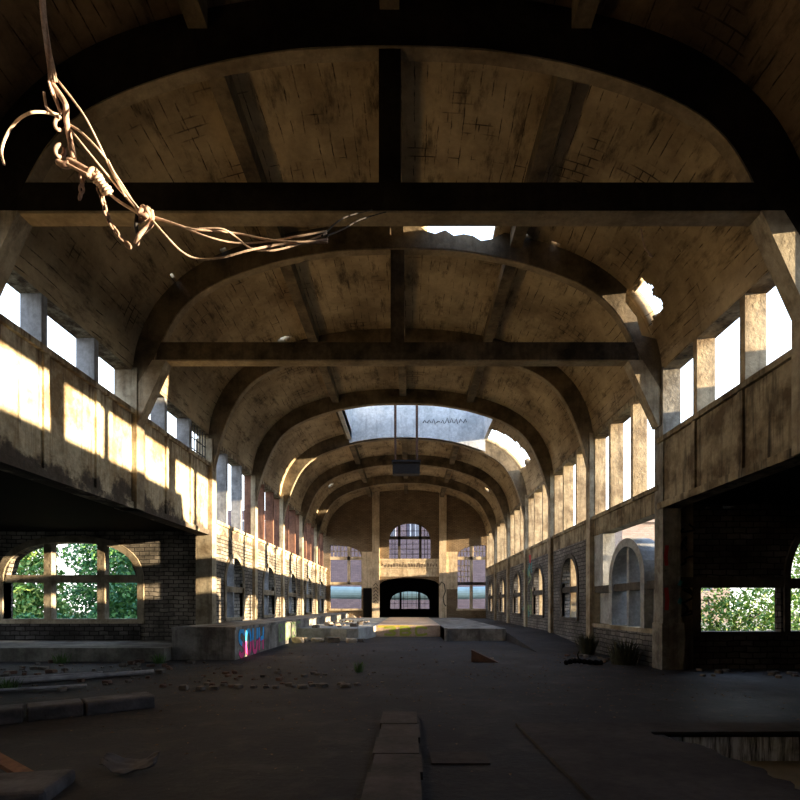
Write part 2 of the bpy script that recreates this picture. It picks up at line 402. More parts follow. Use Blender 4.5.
for i in range(NBAY):
    y0, y1 = PIL[i], PIL[i + 1]; mb = MB(); nv = 90 if i in (3, 4, 6) else (44 if i > 4 else 12)
    idx = {}
    for k in range(nv):
        ya, yb = y0 + (y1 - y0) * k / nv, y0 + (y1 - y0) * (k + 1) / nv
        for j in range(len(PROF) - 1):
            (xa, za, sa), (xb, zb, sb) = PROF[j], PROF[j + 1]
            if i >= 3 and hole((xa + xb) / 2, (ya + yb) / 2): continue
            q = []
            for (x, z, s, y, jj, kk) in ((xa, za, sa, ya, j, k), (xa, za, sa, yb, j, k + 1), (xb, zb, sb, yb, j + 1, k + 1), (xb, zb, sb, ya, j + 1, k)):
                if (jj, kk) not in idx: idx[(jj, kk)] = len(mb.v); mb.v.append((x, y, z))
                q.append(idx[(jj, kk)]); mb.uv.append((s, y))
            mb.f.append(tuple(q))
    o = mb.build('ceiling', 'vault' if i > 2 else 'vault_shade', None, True, recalc=False)  # front bays take the shade-coloured vault copy
    # make normals look down into the nave, then thicken away from it
    if o.data.polygons[0].normal.x * (1 if o.data.polygons[0].center.x < 0 else -1) < 0: o.data.flip_normals()
    sm = o.modifiers.new('thickness', 'SOLIDIFY'); sm.thickness = .24; sm.offset = -1
    struct(o, 'boarded concrete barrel vault bay ' + BAYN[i], 'ceiling')
    for cx in (-2.95, 0., 2.95):
        if i == 6 and cx > -2: continue
        zt = 11.12 if cx == 0 else 10.83
        r = MB(); r.box(cx - .15, cx + .15, y0 + .2, y1 - .2, zt - .36, zt + .05)
        r.build('ceiling_rib', 'rib', o)

# ------------------------------------------------------------------ transverse arches
ARCHL = ['thick shade-darkened arch rib arching over the viewpoint', None,
         'black concrete arch rib right above the hanging cable tangle',
         'nearest concrete arch with a black tie beam and centre hanger post',
         'second concrete arch with tie beam, its crown broken open to the sky',
         'plain curved arch rib just behind the second tie beam',
         'arch rib forming the front edge of the open skylight',
         'arch rib forming the rear edge of the open skylight, with the hanging cradle before it',
         'slim arch rib second from the end wall', 'pale last arch rib nearest the end wall']
def mirror(P): return [(-x, z) for x, z in reversed(P[1:])] + P
def arch_mesh(i, thick, mat, parent, Y):
    n = 40
    inn = [(x, z) for x, z, s in resample(INNER, n)]
    if i == 3:
        of = offset([(-inn[1][0], inn[1][1])] + inn, -.22)[1:]
        inn = [(a[0] + (b[0] - a[0]) * k, a[1] + (b[1] - a[1]) * k) for a, b in zip(inn, of) for k in [max(0., min(1., (a[1] - 6.6) / 1.6))]]
    ext = OUTER + [(6.62, 6.75), (6.62, 6.05)]
    out = [(x, z) for x, z, s in resample(ext, n)]
    A = mirror(inn); B = mirror(out)
    if i == 4:   # broken crown: the upper part of the rib has fallen away
        B2 = []
        for k, (x, z) in enumerate(B):
            if .7 < x < 2.6:
                a = A[k]; f = .66 + .4 * nz(x * 4, 2.2)
                x, z = a[0] + (x - a[0]) * f, a[1] + (z - a[1]) * f
            elif x > 5.6 and 8.25 < z < 9.35:
                a = A[k]; f = .5 + .2 * nz(x * 5, 7.2)
                x, z = a[0] + (x - a[0]) * f, a[1] + (z - a[1]) * f
            B2.append((x, z))
        B = B2
    mb = MB(); mb.strip(A, B, EW(Y), -thick / 2, thick / 2)
    mb.build('arch_rib', mat, parent)
    A2 = [(x * .9955, z - .035 * max(0., 1 - abs(x) / 9)) for x, z in A]
    mb = MB(); mb.strip(A2, A, EW(Y), -thick / 2 + .012, thick / 2 + .02); mb.build('arch_soffit', 'soffit_lit' if i > 2 else 'rib_shade', parent)  # thin underside strip, paler beyond the front bays to paint its lit look
for i in range(1, NBAY):
    Y = PIL[i]; mat = 'rib_shade' if i <= 3 else 'rib'  # front arches get the colour darkened for shade
    lab = ARCHL[i] or 'shade-darkened arch rib directly over the viewpoint'
    t = empty('concrete_arch', (0, Y, 7.0), lab, 'arch', 'roof arches of the hall')
    arch_mesh(i, .2, mat, t, Y - .05)
    if i in (3, 4):
        b = MB(); b.box(-6.0, 6.0, Y - .14, Y + .14, 7.72, 8.15); b.build('tie_beam', 'rib_shade' if i == 3 else 'beam', t)
        b = MB(); b.box(-5.95, 5.95, Y - .128, Y + .15, 7.68, 7.722); b.build('beam_soffit', 'soffit_lit', t)  # pale strip painting the lit underside of the tie
        b = MB(); b.box(-.17, .17, Y - .12, Y + .12, 8.15, 10.6 if i == 4 else 10.4); b.build('hanger_post', 'rib_shade' if i == 3 else 'beam', t)
        for sg in (-1, 1):
            b = MB(); b.prism([(sg * 5.75, 7.7), (sg * 6.1, 7.7), (sg * 6.6, 6.9), (sg * 6.6, 6.1), (sg * 6.5, 6.05)], EW(Y), -.16, .16)
            b.build('knee_brace', 'pillar', t)

# ------------------------------------------------------------------ side walls
def lower_open(sg, i):   # bays that open into the transept
    return (sg < 0 and i in (2, 3, 4)) or (sg > 0 and i in (2, 3))
names = {-1: 'left', 1: 'right'}
wn = [0]
def nextwin(): wn[0] += 1; return 'window_%d' % wn[0]
for sg in (-1, 1):
    Mp = side(sg); nm = names[sg]
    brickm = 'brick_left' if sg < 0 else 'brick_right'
    beams = MB(); low = MB(); par = MB()
    for i in range(NBAY):
        y0, y1 = PIL[i], PIL[i + 1]; sl_, hd = sill_of(sg, i), head_of(sg, i)
        if i == 0 or (i == 1 and sg < 0): hd = sl_
        beams.panel(Mp, y0, y1, hd, 7.95, .42)                       # head beam
        if lower_open(sg, i):
            par.panel(Mp, y0, y1, 4.0, sl_, .38)
            # vertical posts and a coping on the parapet
            for k in range(4):
                yy = y0 + (y1 - y0) * k / 3
                if k < 3: par.panel(side(sg, -.05), yy - .07, yy + .07, 4.02, sl_ - .08, .06)
            par.panel(side(sg, -.08), y0, y1, sl_ - .1, sl_ + .02, .5)
            par.panel(side(sg, -.06), y0, y1, 4.0, 4.16, .1)
        else:
            c = (y0 + y1) / 2
            zb = 4.15 if sg < 0 else 3.95
            beams.panel(Mp, y0, y1, zb, sl_, .40) if i >= 5 or sg > 0 else beams.panel(Mp, y0, y1, zb, sl_, .4)
            beams.panel(side(sg, -.06), y0, y1, sl_ - .12, sl_, .1)
            if sg > 0 and i == 4:
                low.panel(Mp, y0, y1, 0, .9, .4)                      # broken bay: only the brick base survives
            else:
                op = (c - 1.0, c + 1.0, 1.1, ell(c - 1, c + 1, 2.5, .95))
                if i >= 4: low.panel(Mp, y0, y1, 0, zb, .42, [op])
                else: low.panel(Mp, y0, y1, 0, zb, .42)
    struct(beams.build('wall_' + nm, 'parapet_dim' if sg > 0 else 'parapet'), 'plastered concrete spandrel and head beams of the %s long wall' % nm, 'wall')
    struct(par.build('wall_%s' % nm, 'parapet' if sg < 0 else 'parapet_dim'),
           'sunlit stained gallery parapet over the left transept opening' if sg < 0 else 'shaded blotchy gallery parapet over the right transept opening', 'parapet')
    struct(low.build('wall_' + nm, brickm), 'brick lower wall with arched windows along the %s side' % nm, 'wall')
    # clerestory windows
    for i in range(1, NBAY):
        y0, y1 = PIL[i], PIL[i + 1]; sl_, hd = sill_of(sg, i), head_of(sg, i)
        if i == 1 and sg < 0: continue
        w = empty(nextwin(), (sg * W, (y0 + y1) / 2, sl_), '%s clerestory window of three tall openings, bay %s' % (nm, BAYN[i]), 'window', None, 'structure')
        fm = 'fin' if sg > 0 else ('fin_left' if i <= 5 else 'fin_brown')
        for k in (1, 2):
            yy = y0 + (y1 - y0) * k / 3
            b = MB(); b.panel(Mp, yy - .08, yy + .08, sl_, hd, .40); b.build('mullion', fm, w)
        if sg > 0 and i >= 4:
            for yy in (y0 + .17, y1 - .17):
                b = MB(); b.panel(side(sg, .05), yy - .05, yy + .05, sl_, hd, .36); b.build('jamb', fm, w)
        if sg < 0 and i >= 6:
            b = MB(); b.panel(side(sg, .07), y0 - .08, y0 + .08, sl_, hd, .33); b.build('mullion', fm, w)
        if sg < 0 and i == 4:
            ya, yb = y0 + (y1 - y0) * 2 / 3 + .1, y1 - .2
            for k in range(7):
                yy = ya + (yb - ya) * k / 6
                b = MB(); b.tube([(-W - .1, yy, sl_), (-W - .1, yy, hd)], .018, 6); b.build('grille_bar', 'iron', w)
            for z in (6.65, 7.0):
                b = MB(); b.tube([(-W - .1, ya, z), (-W - .1, yb, z)], .018, 6); b.build('grille_bar', 'iron', w)
    # arched lower windows
    for i in range(4, NBAY):
        if lower_open(sg, i) or (sg > 0 and i == 4): continue
        y0, y1 = PIL[i], PIL[i + 1]; c = (y0 + y1) / 2; a, b_ = c - 1, c + 1; top = ell(a, b_, 2.5, .95)
        w = empty(nextwin(), (sg * W, c, 1.1), 'round-headed brick window in the lower %s wall, bay %s' % (nm, BAYN[i]), 'window', None, 'structure')
        A = arch_outline(a, b_, 1.1, top); B = offset(A, .17)
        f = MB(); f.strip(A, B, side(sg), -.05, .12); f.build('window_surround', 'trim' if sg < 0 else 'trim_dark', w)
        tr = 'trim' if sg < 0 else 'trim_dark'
        f = MB(); f.panel(Mp, a, b_, 2.1, 2.32, .32); f.build('transom', tr, w)
        f = MB(); f.panel(side(sg, .04), c - .07, c + .07, 1.1, 3.42, .30); f.build('mullion', 'fin' if sg > 0 else 'fin_left', w)
        f = MB(); f.panel(side(sg, -.08), a - .15, b_ + .15, 1.0, 1.12, .5); f.build('sill', tr, w)

# pillars
PL = {3: 'at the nearest tie beam', 4: 'at the second tie beam', 5: 'at the first plain arch', 6: 'at the front of the skylight', 7: 'behind the skylight',
      8: 'second from the end wall', 9: 'nearest the end wall', 1: 'behind the viewpoint', 2: 'near the hanging cables'}
for sg in (-1, 1):
    for i in range(1, NBAY):
        Y = PIL[i]; up = lower_open(sg, i) and lower_open(sg, i - 1)
        mb = MB(); z0 = 4.0 if up else 0.
        if sg > 0 and i == 4:
            mb.panel(side(sg, -.03), Y - .24, Y + .2, 0, 7.5, .44)
            mb.panel(side(sg, -.07), Y - .28, Y + .24, 0, 1.15, .55)
        elif sg < 0 and i == 5:
            mb.panel(side(sg, -.14), Y - .2, Y + .2, 0, 7.3, .56)
        else:
            mb.panel(side(sg, -.13), Y - .19, Y + .19, z0, 7.5, .56 if sg > 0 or i < 6 else .2)
        o = mb.build('concrete_pillar', 'pillar' if sg < 0 or i != 4 else 'pillar_grey')
        tag(o, '%s wall %s, %s' % ({-1: 'left', 1: 'right'}[sg], 'post above the transept opening' if up else 'concrete pillar', PL[i]), 'pillar', 'wall pillars of the hall', 'thing')
        if sg > 0 and i == 4: RP = o

# ------------------------------------------------------------------ broken bay on the right, with its free-standing arched frame
y0, y1 = PIL[4], PIL[5]; c = 15.15; a, b_ = c - 1.0, c + 1.0
w = empty('window_frame_ruin', (W, c, .9), 'free-standing round-headed concrete window frame left in the broken right wall', 'window frame')
top = ell(a, b_, 2.35, .95); A = arch_outline(a, b_, .95, top); B = offset(A, .24)
f = MB(); f.strip(A, B, RW(), -.02, .55); f.build('arch_ring', 'patch', w)
f = MB(); f.panel(RW(.05), y0 + .2, y1 - .17, 2.02, 2.24, .30); f.build('transom', 'trim_dark', w)
f = MB(); f.panel(RW(.06), c - .07, c + .07, .95, 3.27, .40); f.build('mullion', 'patch', w)
f = MB(); f.panel(RW(-.05), y0 + .2, y1 - .17, .86, .98, .5); f.build('sill', 'trim', w)
for p, q in ((y0 + .24, a - .24), (b_ + .24, y1 - .17)):
    f = MB(); f.panel(RW(.22), p, q, .98, 2.02, .12); f.build('lower_panel', 'patch', w)
o = MB(); o.panel(RW(.02), 17.0, 17.83, 2.24, 3.95, .40)
struct(o.build('wall_right', 'patch'), 'pale remaining slice of wall beside the broken bay', 'wall')

# ------------------------------------------------------------------ transepts (low side annexes)
def annex(sg, X1, ya, yb):
    s = names[sg]
    x0, x1 = (-X1, -W - .38) if sg < 0 else (W + .38, X1)
    r = MB(); r.box(x0, x1, ya, yb, 4.16, 4.45); struct(r.build('ceiling', 'black'), 'black flat slab over the %s transept' % s, 'ceiling')  # slab in one even near-black
    r = MB(); r.panel((lambda y, z, d: (sg * (X1 + d), y, z)), ya, yb, 0, 4.4, .4, [(q, q + 3.4, .9, const(2.7)) for q in (4.6, 9.3, 13.9)] if sg < 0 else ()); struct(r.build('wall_' + s, 'brick_dark'), 'outer brick wall of the %s transept' % s, 'wall')  # unseen left openings added to bring sky light into the transept
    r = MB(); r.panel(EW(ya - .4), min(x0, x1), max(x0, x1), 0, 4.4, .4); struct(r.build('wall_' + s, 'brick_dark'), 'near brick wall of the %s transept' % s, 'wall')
annex(-1, 15.5, 3.3, 18.0); annex(1, 13.6, 3.3, 13.1)
r = MB(); r.prism([(6.98, 4.46), (13.9, 4.46), (10.5, 6.76)], EW(3.0), 0, 10.2)  # gable added out of view, its ridge cuts the lower part of the sunbeam
struct(r.build('roof', 'roof'), 'unseen gabled roof added over the right transept to cut the low sun', 'roof')
r = MB(); r.box(12.5, 14.6, 13.6, 15.7, -.35, 3.9); r.box(12.35, 14.75, 13.55, 15.8, 3.9, 4.05); tag(r.build('sun_blocker', 'roof'), 'grey shed added out of view to keep sun off the gap in the right wall', 'sun_blocker')  # out-of-view block added to keep low sun off the arched frame
# left end wall with the wide basket-arched window
a, b_ = -13.75, -9.1; top = ell(a, b_, 2.35, 1.42, 2.5)
m = MB(); m.panel(EW(18.0), -15.5, -W, 0, 4.16, .42, [(a, b_, 1.1, top)])
struct(m.build('wall_left', 'brick_left'), 'blackened brick end wall of the left transept around the wide window', 'wall')
w = empty(nextwin(), ((a + b_) / 2, 18.0, 1.1), 'wide basket-arched window with concrete bars and green trees outside, left transept', 'window', None, 'structure')
A = arch_outline(a, b_, 1.1, top); B = offset(A, .22)
f = MB(); f.strip(A, B, EW(18.0), -.06, .34); f.build('window_surround', 'trim', w)
for xx in (-12.25, -10.4):
    f = MB(); f.panel(EW(18.02), xx - .13, xx + .13, 1.1, top(xx) + .02, .28); f.build('mullion', 'trim', w)
f = MB(); f.panel(EW(18.0), a, b_, 2.38, 2.64, .30); f.build('transom', 'trim', w)
f = MB(); f.panel(EW(17.9), a - .3, b_ + .25, .96, 1.12, .5); f.build('sill', 'trim', w)
# black smoke stain zone: dark brick apron under the window
m = MB(); m.panel(EW(17.94), -15.5, -9.0, 0, .95, .05); struct(m.build('wall_left', 'brick_dark'), 'sooty brick apron under the wide left window', 'wall')
# plinth
m = MB(); m.box(-15.5, -6.63, 14.7, 17.94, 0, .38)
tag(m.build('plinth', 'plinth'), 'long low pale concrete plinth under the wide left window', 'plinth')
# right end wall
Yr = 13.1; a2, b2 = 9.86, 13.0; top2 = ell(a2, b2, 2.2, 1.65, 2.2)
m = MB(); m.panel(EW(Yr), 7.0, 13.6, 0, 2.05, .2, [(7.62, 9.66, .92, const(2.05)), (a2, b2, .92, const(2.05))])
m.panel(EW(Yr), 7.0, 13.6, 2.05, 4.03, .2, [(a2, b2, 2.05, top2)])
m.panel(EW(Yr), 7.0, 13.6, 4.03, 4.16, .42, [(8.2, 8.5, 4.03, const(4.1)), (7.75, 7.88, 4.03, const(4.07))])
WP = MB(); WP.panel(EW(Yr - .02), 7.04, 7.44, 0, 4.15, .1); WP = struct(WP.build('wall_right', 'pillar'), 'grimy plastered strip with black tags beside the right pillar', 'wall')
struct(m.build('wall_right', 'brick_dark'), 'black brick end wall of the right transept', 'wall')
w = empty(nextwin(), (8.5, Yr, .92), 'low rectangular window opening onto bushes, right transept', 'window', None, 'structure')
f = MB(); f.panel(EW(Yr - .04), 7.0, 9.75, 2.04, 2.3, .4); f.build('lintel', 'trim_dark', w)
f = MB(); f.panel(EW(Yr - .06), 7.45, 9.75, .82, .93, .5); f.build('sill', 'trim_dark', w)
f = MB(); f.panel(EW(Yr - .05), 7.42, 7.62, .93, 2.04, .4); f.build('jamb', 'trim_dark', w)
w = empty(nextwin(), (11.4, Yr, .92), 'tall arched window at the far right edge of the right transept', 'window', None, 'structure')
A = arch_outline(a2, b2, .92, top2); B = offset(A, .15)
f = MB(); f.strip(A, B, EW(Yr), -.07, .3); f.build('window_surround', 'trim_dark', w)
f = MB(); f.panel(EW(Yr), a2, b2, 2.02, 2.28, .3); f.build('transom', 'trim_dark', w)
for xx in (10.85, 11.95):
    f = MB(); f.panel(EW(Yr + .02), xx - .1, xx + .1, .92, top2(xx), .26); f.build('mullion', 'trim_dark', w)
f = MB(); f.panel(EW(Yr - .06), a2 - .25, b2 + .25, .82, .94, .5); f.build('sill', 'trim_dark', w)

# ------------------------------------------------------------------ back and end walls
m = MB(); m.panel(EW(-6.9), -7, 7, 0, 11.4, .4); struct(m.build('wall_back', 'brick_dark'), 'brick wall behind the viewpoint', 'wall')
# end wall, in three bays divided by two pilasters
XA, XB = -2.5, 3.02        # pilaster centres
m = MB()
g0, g1 = -2.2, 2.72; gtop = ell(g0, g1, 3.35, .5)
m.panel(EW(YF), XA, XB, .5, 4.6, .42, [(g0, g1, .5, gtop)])
c0, c1 = -1.42, 2.02; ctop = ell(c0, c1, 7.0, 1.38, 2.1)
m.panel(EW(YF), XA, XB, 4.6, 11.5, .42, [(c0, c1, 5.4, ctop)])
l0, l1 = -6.3, -3.7; r0, r1 = 4.25, 6.6
ltop = lambda u: 5.6 + .95 * max(0., 1 - max(0., (u - l0) / (l1 - l0)) ** 2.6) ** .45
rtop = lambda u: 5.6 + .95 * max(0., 1 - max(0., (r1 - u) / (r1 - r0)) ** 2.6) ** .45
m.panel(EW(YF), -7, XA, .5, 11.5, .42, [(l0, l1, 1.3, ltop)])
m.panel(EW(YF), XB, 7, .5, 11.5, .42, [(r0, r1, 1.3, rtop)])
struct(m.build('wall_end', 'brick_end'), 'tall brown brick end wall with three windows and a dark gateway', 'wall')
m = MB()
for xa, xb in ((l1 + .02, XA - .3), (XB + .3, r0 - .02)): m.panel(EW(YF - .05), xa, xb, 2.9, 6.0, .06)
m.panel(EW(YF - .06), XA, XB, 3.95, 4.6, .08); m.panel(EW(YF - .06), XA, XB, 5.25, 5.42, .1)
struct(m.build('wall_end', 'facade'), 'pale plaster bands on the end wall around the gateway', 'wall')
m = MB(); m.panel(EW(YF - .05), XA + .3, XB - .3, 4.62, 5.22, .07)
ow = m.build('inscription_band', 'facade'); tag(ow, 'weathered inscription band between the gateway and the central window', 'inscription')
m = MB(); random.seed(5)
x = XA + .45
while x < XB - .5:
    wd_ = random.uniform(.10, .2)
    m = MB()
    for k in range(3):
        xa = x + k * wd_ / 3; za = 4.68 + random.uniform(0, .2)
        m.box(xa, xa + .045, YF - .062, YF - .05, za, za + random.uniform(.15, .3))
    q = 4.8 + random.choice((0, .08, .16)); m.box(x, x + wd_, YF - .062, YF - .05, q, q + .05)
    m.build('worn_letter', 'facade_mark', ow)
    x += wd_ + .09
for X, lab in ((XA, 'left'), (XB, 'right')):
    m = MB(); m.panel(EW(YF - .22), X - .3, X + .3, .5, 11.0, .3)
    o = m.build('wall_pilaster', 'facade'); tag(o, 'flat plaster pilaster rising up the end wall %s of the gateway' % lab, 'pilaster', 'pilasters on the end wall', 'thing')
    if X > 0:
        g = MB()
        pts = [(X - .28, 3.2), (X - .1, 3.5), (X + .12, 3.3), (X + .2, 2.7), (X + .02, 2.2), (X + .1, 1.7), (X + .25, 1.5)]
        g.tube([(p[0], YF - .225, p[1]) for p in pts], .045, 6); tag(g.build('graffiti', 'p_black', o), 'black spray scribble')
    else:
        g = MB()
        for k in range(6):
            zz = 1.8 + .28 * k; g.tube([(X - .2, YF - .225, zz), (X, YF - .225, zz + .18), (X + .2, YF - .225, zz - .05)], .035, 6)
        tag(g.build('graffiti', 'p_black', o), 'black spray tags')
# end wall windows
def bars(w, Y, xs, zs, x0, x1, z0, topf, mat, wd_=.05, dp=.06):
    m = MB()
    for xx in xs: m.box(xx - wd_ / 2, xx + wd_ / 2, Y, Y + dp, z0, topf(xx))
    for zz in zs:
        xa, xb = x0, x1
        while topf(xa) < zz and xa < xb: xa += .05
        while topf(xb) < zz and xa < xb: xb -= .05
        m.box(xa, xb, Y, Y + dp, zz - wd_ / 2, zz + wd_ / 2)
    return m.build('glazing_bars', mat, w)
def frange(a, b, n): return [a + (b - a) * k / n for k in range(1, n)]
w = empty(nextwin(), ((c0 + c1) / 2, YF, 5.4), 'multi-paned arched window high in the centre of the end wall', 'window', None, 'structure')
for xx in (-.58, 1.17):
    m = MB(); m.panel(EW(YF + .1), xx - .11, xx + .11, 5.4, ctop(xx), .2); m.build('mullion', 'trim_dark', w)
m = MB(); m.panel(EW(YF + .1), c0, c1, 7.05, 7.3, .2); m.build('transom', 'trim_dark', w)
bars(w, YF + .16, frange(c0, -.69, 3) + frange(-.47, 1.06, 3) + frange(1.28, c1, 3), [5.83, 6.25, 6.66, 7.75], c0, c1, 5.4, ctop, 'iron')
m = MB()
P = [(x, z) for x, z in arch_outline(c0, c1, 5.4, ctop)]
m.face([(x, YF + .3, z) for x, z in P]); m.build('pane', 'glass', w)
for (xa, xb, tf, mx, nm, dens) in ((l0, l1, ltop, -4.75, 'left', None), (r0, r1, rtop, 5.4, 'right', None)):
    w = empty(nextwin(), ((xa + xb) / 2, YF, 1.3), 'tall quarter-arched window at the %s side of the end wall' % nm, 'window', None, 'structure')
    m = MB(); m.panel(EW(YF + .06), mx - .12, mx + .12, 3.3 if nm == 'left' else 1.3, tf(mx), .2); m.build('mullion', 'facade', w)
    m = MB(); m.panel(EW(YF + .06), xa, xb, 5.35, 5.6, .2); m.build('transom', 'facade', w)
    m = MB(); m.panel(EW(YF + .06), xa, xb, 3.25, 3.5, .2); m.build('transom', 'facade' if nm == 'left' else 'trim_dark', w)
    m = MB(); m.panel(EW(YF - .06), xa - .1, xb + .1, 1.14, 1.3, .5); m.build('sill', 'facade', w)
    bars(w, YF + .14, frange(xa, xb, 9), [6.05], xa, xb, 5.6, tf, 'facade', .055)
    if nm == 'right': bars(w, YF + .14, frange(xa, mx, 4), [3.95, 4.4, 4.85], xa, mx, 3.5, const(5.4), 'facade', .07)
# dark doorway beside left pilaster
m = MB(); m.panel(EW(YF - .12), -3.55, -2.85, .55, 3.0, .08); struct(m.build('door_1', 'black'), 'narrow dark doorway beside the left pilaster of the end wall', 'door')
# dark room behind the gateway
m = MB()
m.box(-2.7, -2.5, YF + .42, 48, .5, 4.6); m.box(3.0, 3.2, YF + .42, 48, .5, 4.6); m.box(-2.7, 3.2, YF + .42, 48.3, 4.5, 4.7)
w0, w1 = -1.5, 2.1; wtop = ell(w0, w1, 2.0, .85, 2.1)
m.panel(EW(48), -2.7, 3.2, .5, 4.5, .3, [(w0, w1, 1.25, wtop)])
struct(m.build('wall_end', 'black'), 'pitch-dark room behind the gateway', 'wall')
w = empty(nextwin(), (.3, 48, 1.25), 'small arched window at the back of the dark gateway', 'window', None, 'structure')
for xx in (-.55, 1.15):
    m = MB(); m.panel(EW(48.05), xx - .09, xx + .09, 1.25, wtop(xx), .2); m.build('mullion', 'black', w)
bars(w, 48.1, frange(w0, w1, 9), [1.75, 2.2], w0, w1, 1.25, wtop, 'iron', .04)

# ------------------------------------------------------------------ floor, platforms, pit
FM = lambda x, y, d: (x, y, -d)
m = MB(); m.panel(FM, -15.5, 13.6, -6.9, 43.4, .05, [(3.45, 9.0, 2.6, const(6.5))])
struct(m.build('floor', 'floor'), 'black coal-dusted floor of the hall', 'floor')
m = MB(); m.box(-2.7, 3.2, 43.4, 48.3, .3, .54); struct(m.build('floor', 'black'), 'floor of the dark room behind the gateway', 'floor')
pit = empty('flooded_pit', (6, 4.5, -.8), 'flooded pit with pale streaked sides in the floor at the front right', 'pit', None, 'thing')
m = MB()
m.box(3.0, 9.2, 6.5, 6.7, -.9, -.05); m.box(9.0, 9.2, 2.4, 6.5, -.9, -.05); m.box(3.25, 3.45, 2.4, 6.5, -.9, -.05); m.box(3.0, 9.2, 2.4, 2.6, -.9, -.05); m.box(3.0, 9.2, 2.4, 6.7, -1.0, -.9)
m.build('pit_wall', 'pit', pit)
m = MB(); m.face([(3.2, 2.6, -.52), (9, 2.6, -.52), (9, 6.5, -.52), (3.2, 6.5, -.52)]); m.build('water', 'water', pit)
# slab round the pit, ragged on the pit side
rag = []
yy = 6.42
while yy > 2.2:
    rag.append((3.2 + .35 * nz(yy * 1.7, 3.1) + .18 * nz(yy * 6, 9.1) + .1 + .3 * max(0, (yy - 5.2)) * -.6, yy)); yy -= .09
poly = [(1.72, 6.92), (9.6, 6.92), (9.6, 6.5)] + [(x + .3, y) for x, y in rag] + [(1.85, 2.2)]
m = MB(); m.prism(poly, lambda x, y, d: (x, y, d), .0, .035)
tag(m.build('floor_slab', 'slab'), 'grey concrete floor slab with a ragged edge round the flooded pit', 'slab')
st = empty('floor_strip', (-.15, 5, 0), 'pale concrete strip of blocks running down the middle of the black floor', 'floor strip')
ycut = [1.2, 2.3, 3.2, 4.05, 4.75, 5.35, 6.0, 6.7, 7.45]
for k, (p, q) in enumerate(zip(ycut, ycut[1:])):
    m = MB(); dx = .012 * (-1) ** k; m.box(-.06 + dx, .42 + dx, p + .008, q - .008, 0, .07 + .006 * (k % 2)); m.build('strip_block', 'stripc', st)
m = MB(); m.box(.53, 1.12, 5.2, 5.6, 0, .02); tag(m.build('floor_patch', 'slab'), 'small rectangular concrete patch in the floor beside the pale strip', 'patch')

def spl(pts, n=8):
    pts = [Vector(p) for p in pts]; out = []
    for i in range(len(pts) - 1):
        p0 = pts[max(i - 1, 0)]; p1, p2 = pts[i], pts[i + 1]; p3 = pts[min(i + 2, len(pts) - 1)]
        for k in range(n):
            t = k / n
            out.append(.5 * ((2 * p1) + (p2 - p0) * t + (2 * p0 - 5 * p1 + 4 * p2 - p3) * t * t + (3 * p1 - p0 - 3 * p2 + p3) * t ** 3))
    out.append(pts[-1]); return out
# platforms
def ribbons(strokes, width, off, Mp):
    g = MB(); q_ = 0
    for pts in strokes:
        for (p, q) in zip(pts, pts[1:]):
            dx, dz = q[0] - p[0], q[1] - p[1]; L = math.hypot(dx, dz) or 1; nx, nz_ = -dz / L * width / 2, dx / L * width / 2; ex, ez = dx / L * width * .3, dz / L * width * .3
            g.prism([(p[0] - ex + nx, p[1] - ez + nz_), (q[0] + ex + nx, q[1] + ez + nz_), (q[0] + ex - nx, q[1] + ez - nz_), (p[0] - ex - nx, p[1] - ez - nz_)], Mp, 0, off + .0003 * q_); q_ = (q_ + 1) % 7
    return g
XP = -4.77
m = MB(); m.box(-W, XP, 15.1, 43, 0, .93); m.box(-W, XP + .04, 15.06, 43, .87, .96)
plat = m.build('loading_platform', 'platform'); tag(plat, 'raised concrete platform with bright graffiti along the left wall', 'platform', None, 'thing')
# letters on the platform side: S O U H
def letter(ch, u, z, w_, h):
    P = {'S': [[(1, .86), (.7, 1), (.2, .98), (0, .78), (.15, .58), (.75, .42), (1, .25), (.85, .05), (.4, 0), (.05, .12)]],
         'O': [[(.1, .1), (0, .4), (.1, .85), (.5, 1), (.9, .85), (1, .4), (.85, .08), (.5, 0), (.1, .1)]],
         'A': [[(0, 0), (.12, .6), (.5, 1), (.88, .6), (1, 0)], [(.1, .38), (.9, .38)]],
         'U': [[(0, 1), (.02, .3), (.25, .02), (.7, .02), (.95, .3), (1, 1)]],
         'H': [[(0, 1), (.05, 0)], [(1, 1), (.95, 0)], [(0, .45), (1, .55)]],
         'B': [[(0, 0), (0, 1), (.7, 1), (.95, .8), (.7, .55), (0, .5)], [(.7, .55), (1, .28), (.75, 0), (0, 0)]],
         'E': [[(1, 1), (0, 1), (0, 0), (1, 0)], [(0, .5), (.8, .5)]],
         'C': [[(1, .85), (.6, 1), (0, .95), (0, .05), (.6, 0), (1, .12)]],
         '3': [[(0, .95), (.8, 1), (1, .78), (.5, .52), (1, .28), (.8, 0), (0, .06)]]}[ch]
    if ch in 'SOU3C': P = [[(q.x, q.y) for q in spl([(*p, 0) for p in s], 3)] for s in P]
    return [[(u + x * w_, z + y * h) for x, y in s] for s in P]
PM = lambda y, z, d: (XP + d, y, z)
def split(strokes, zc, upper):
    out = []
    for s in strokes:
        for p, q in zip(s, s[1:]):
            n = 4
            for k in range(n):
                a = (p[0] + (q[0] - p[0]) * k / n, p[1] + (q[1] - p[1]) * k / n); b = (p[0] + (q[0] - p[0]) * (k + 1) / n, p[1] + (q[1] - p[1]) * (k + 1) / n)
                if ((a[1] + b[1]) / 2 > zc) == upper: out.append([a, b])
    return out
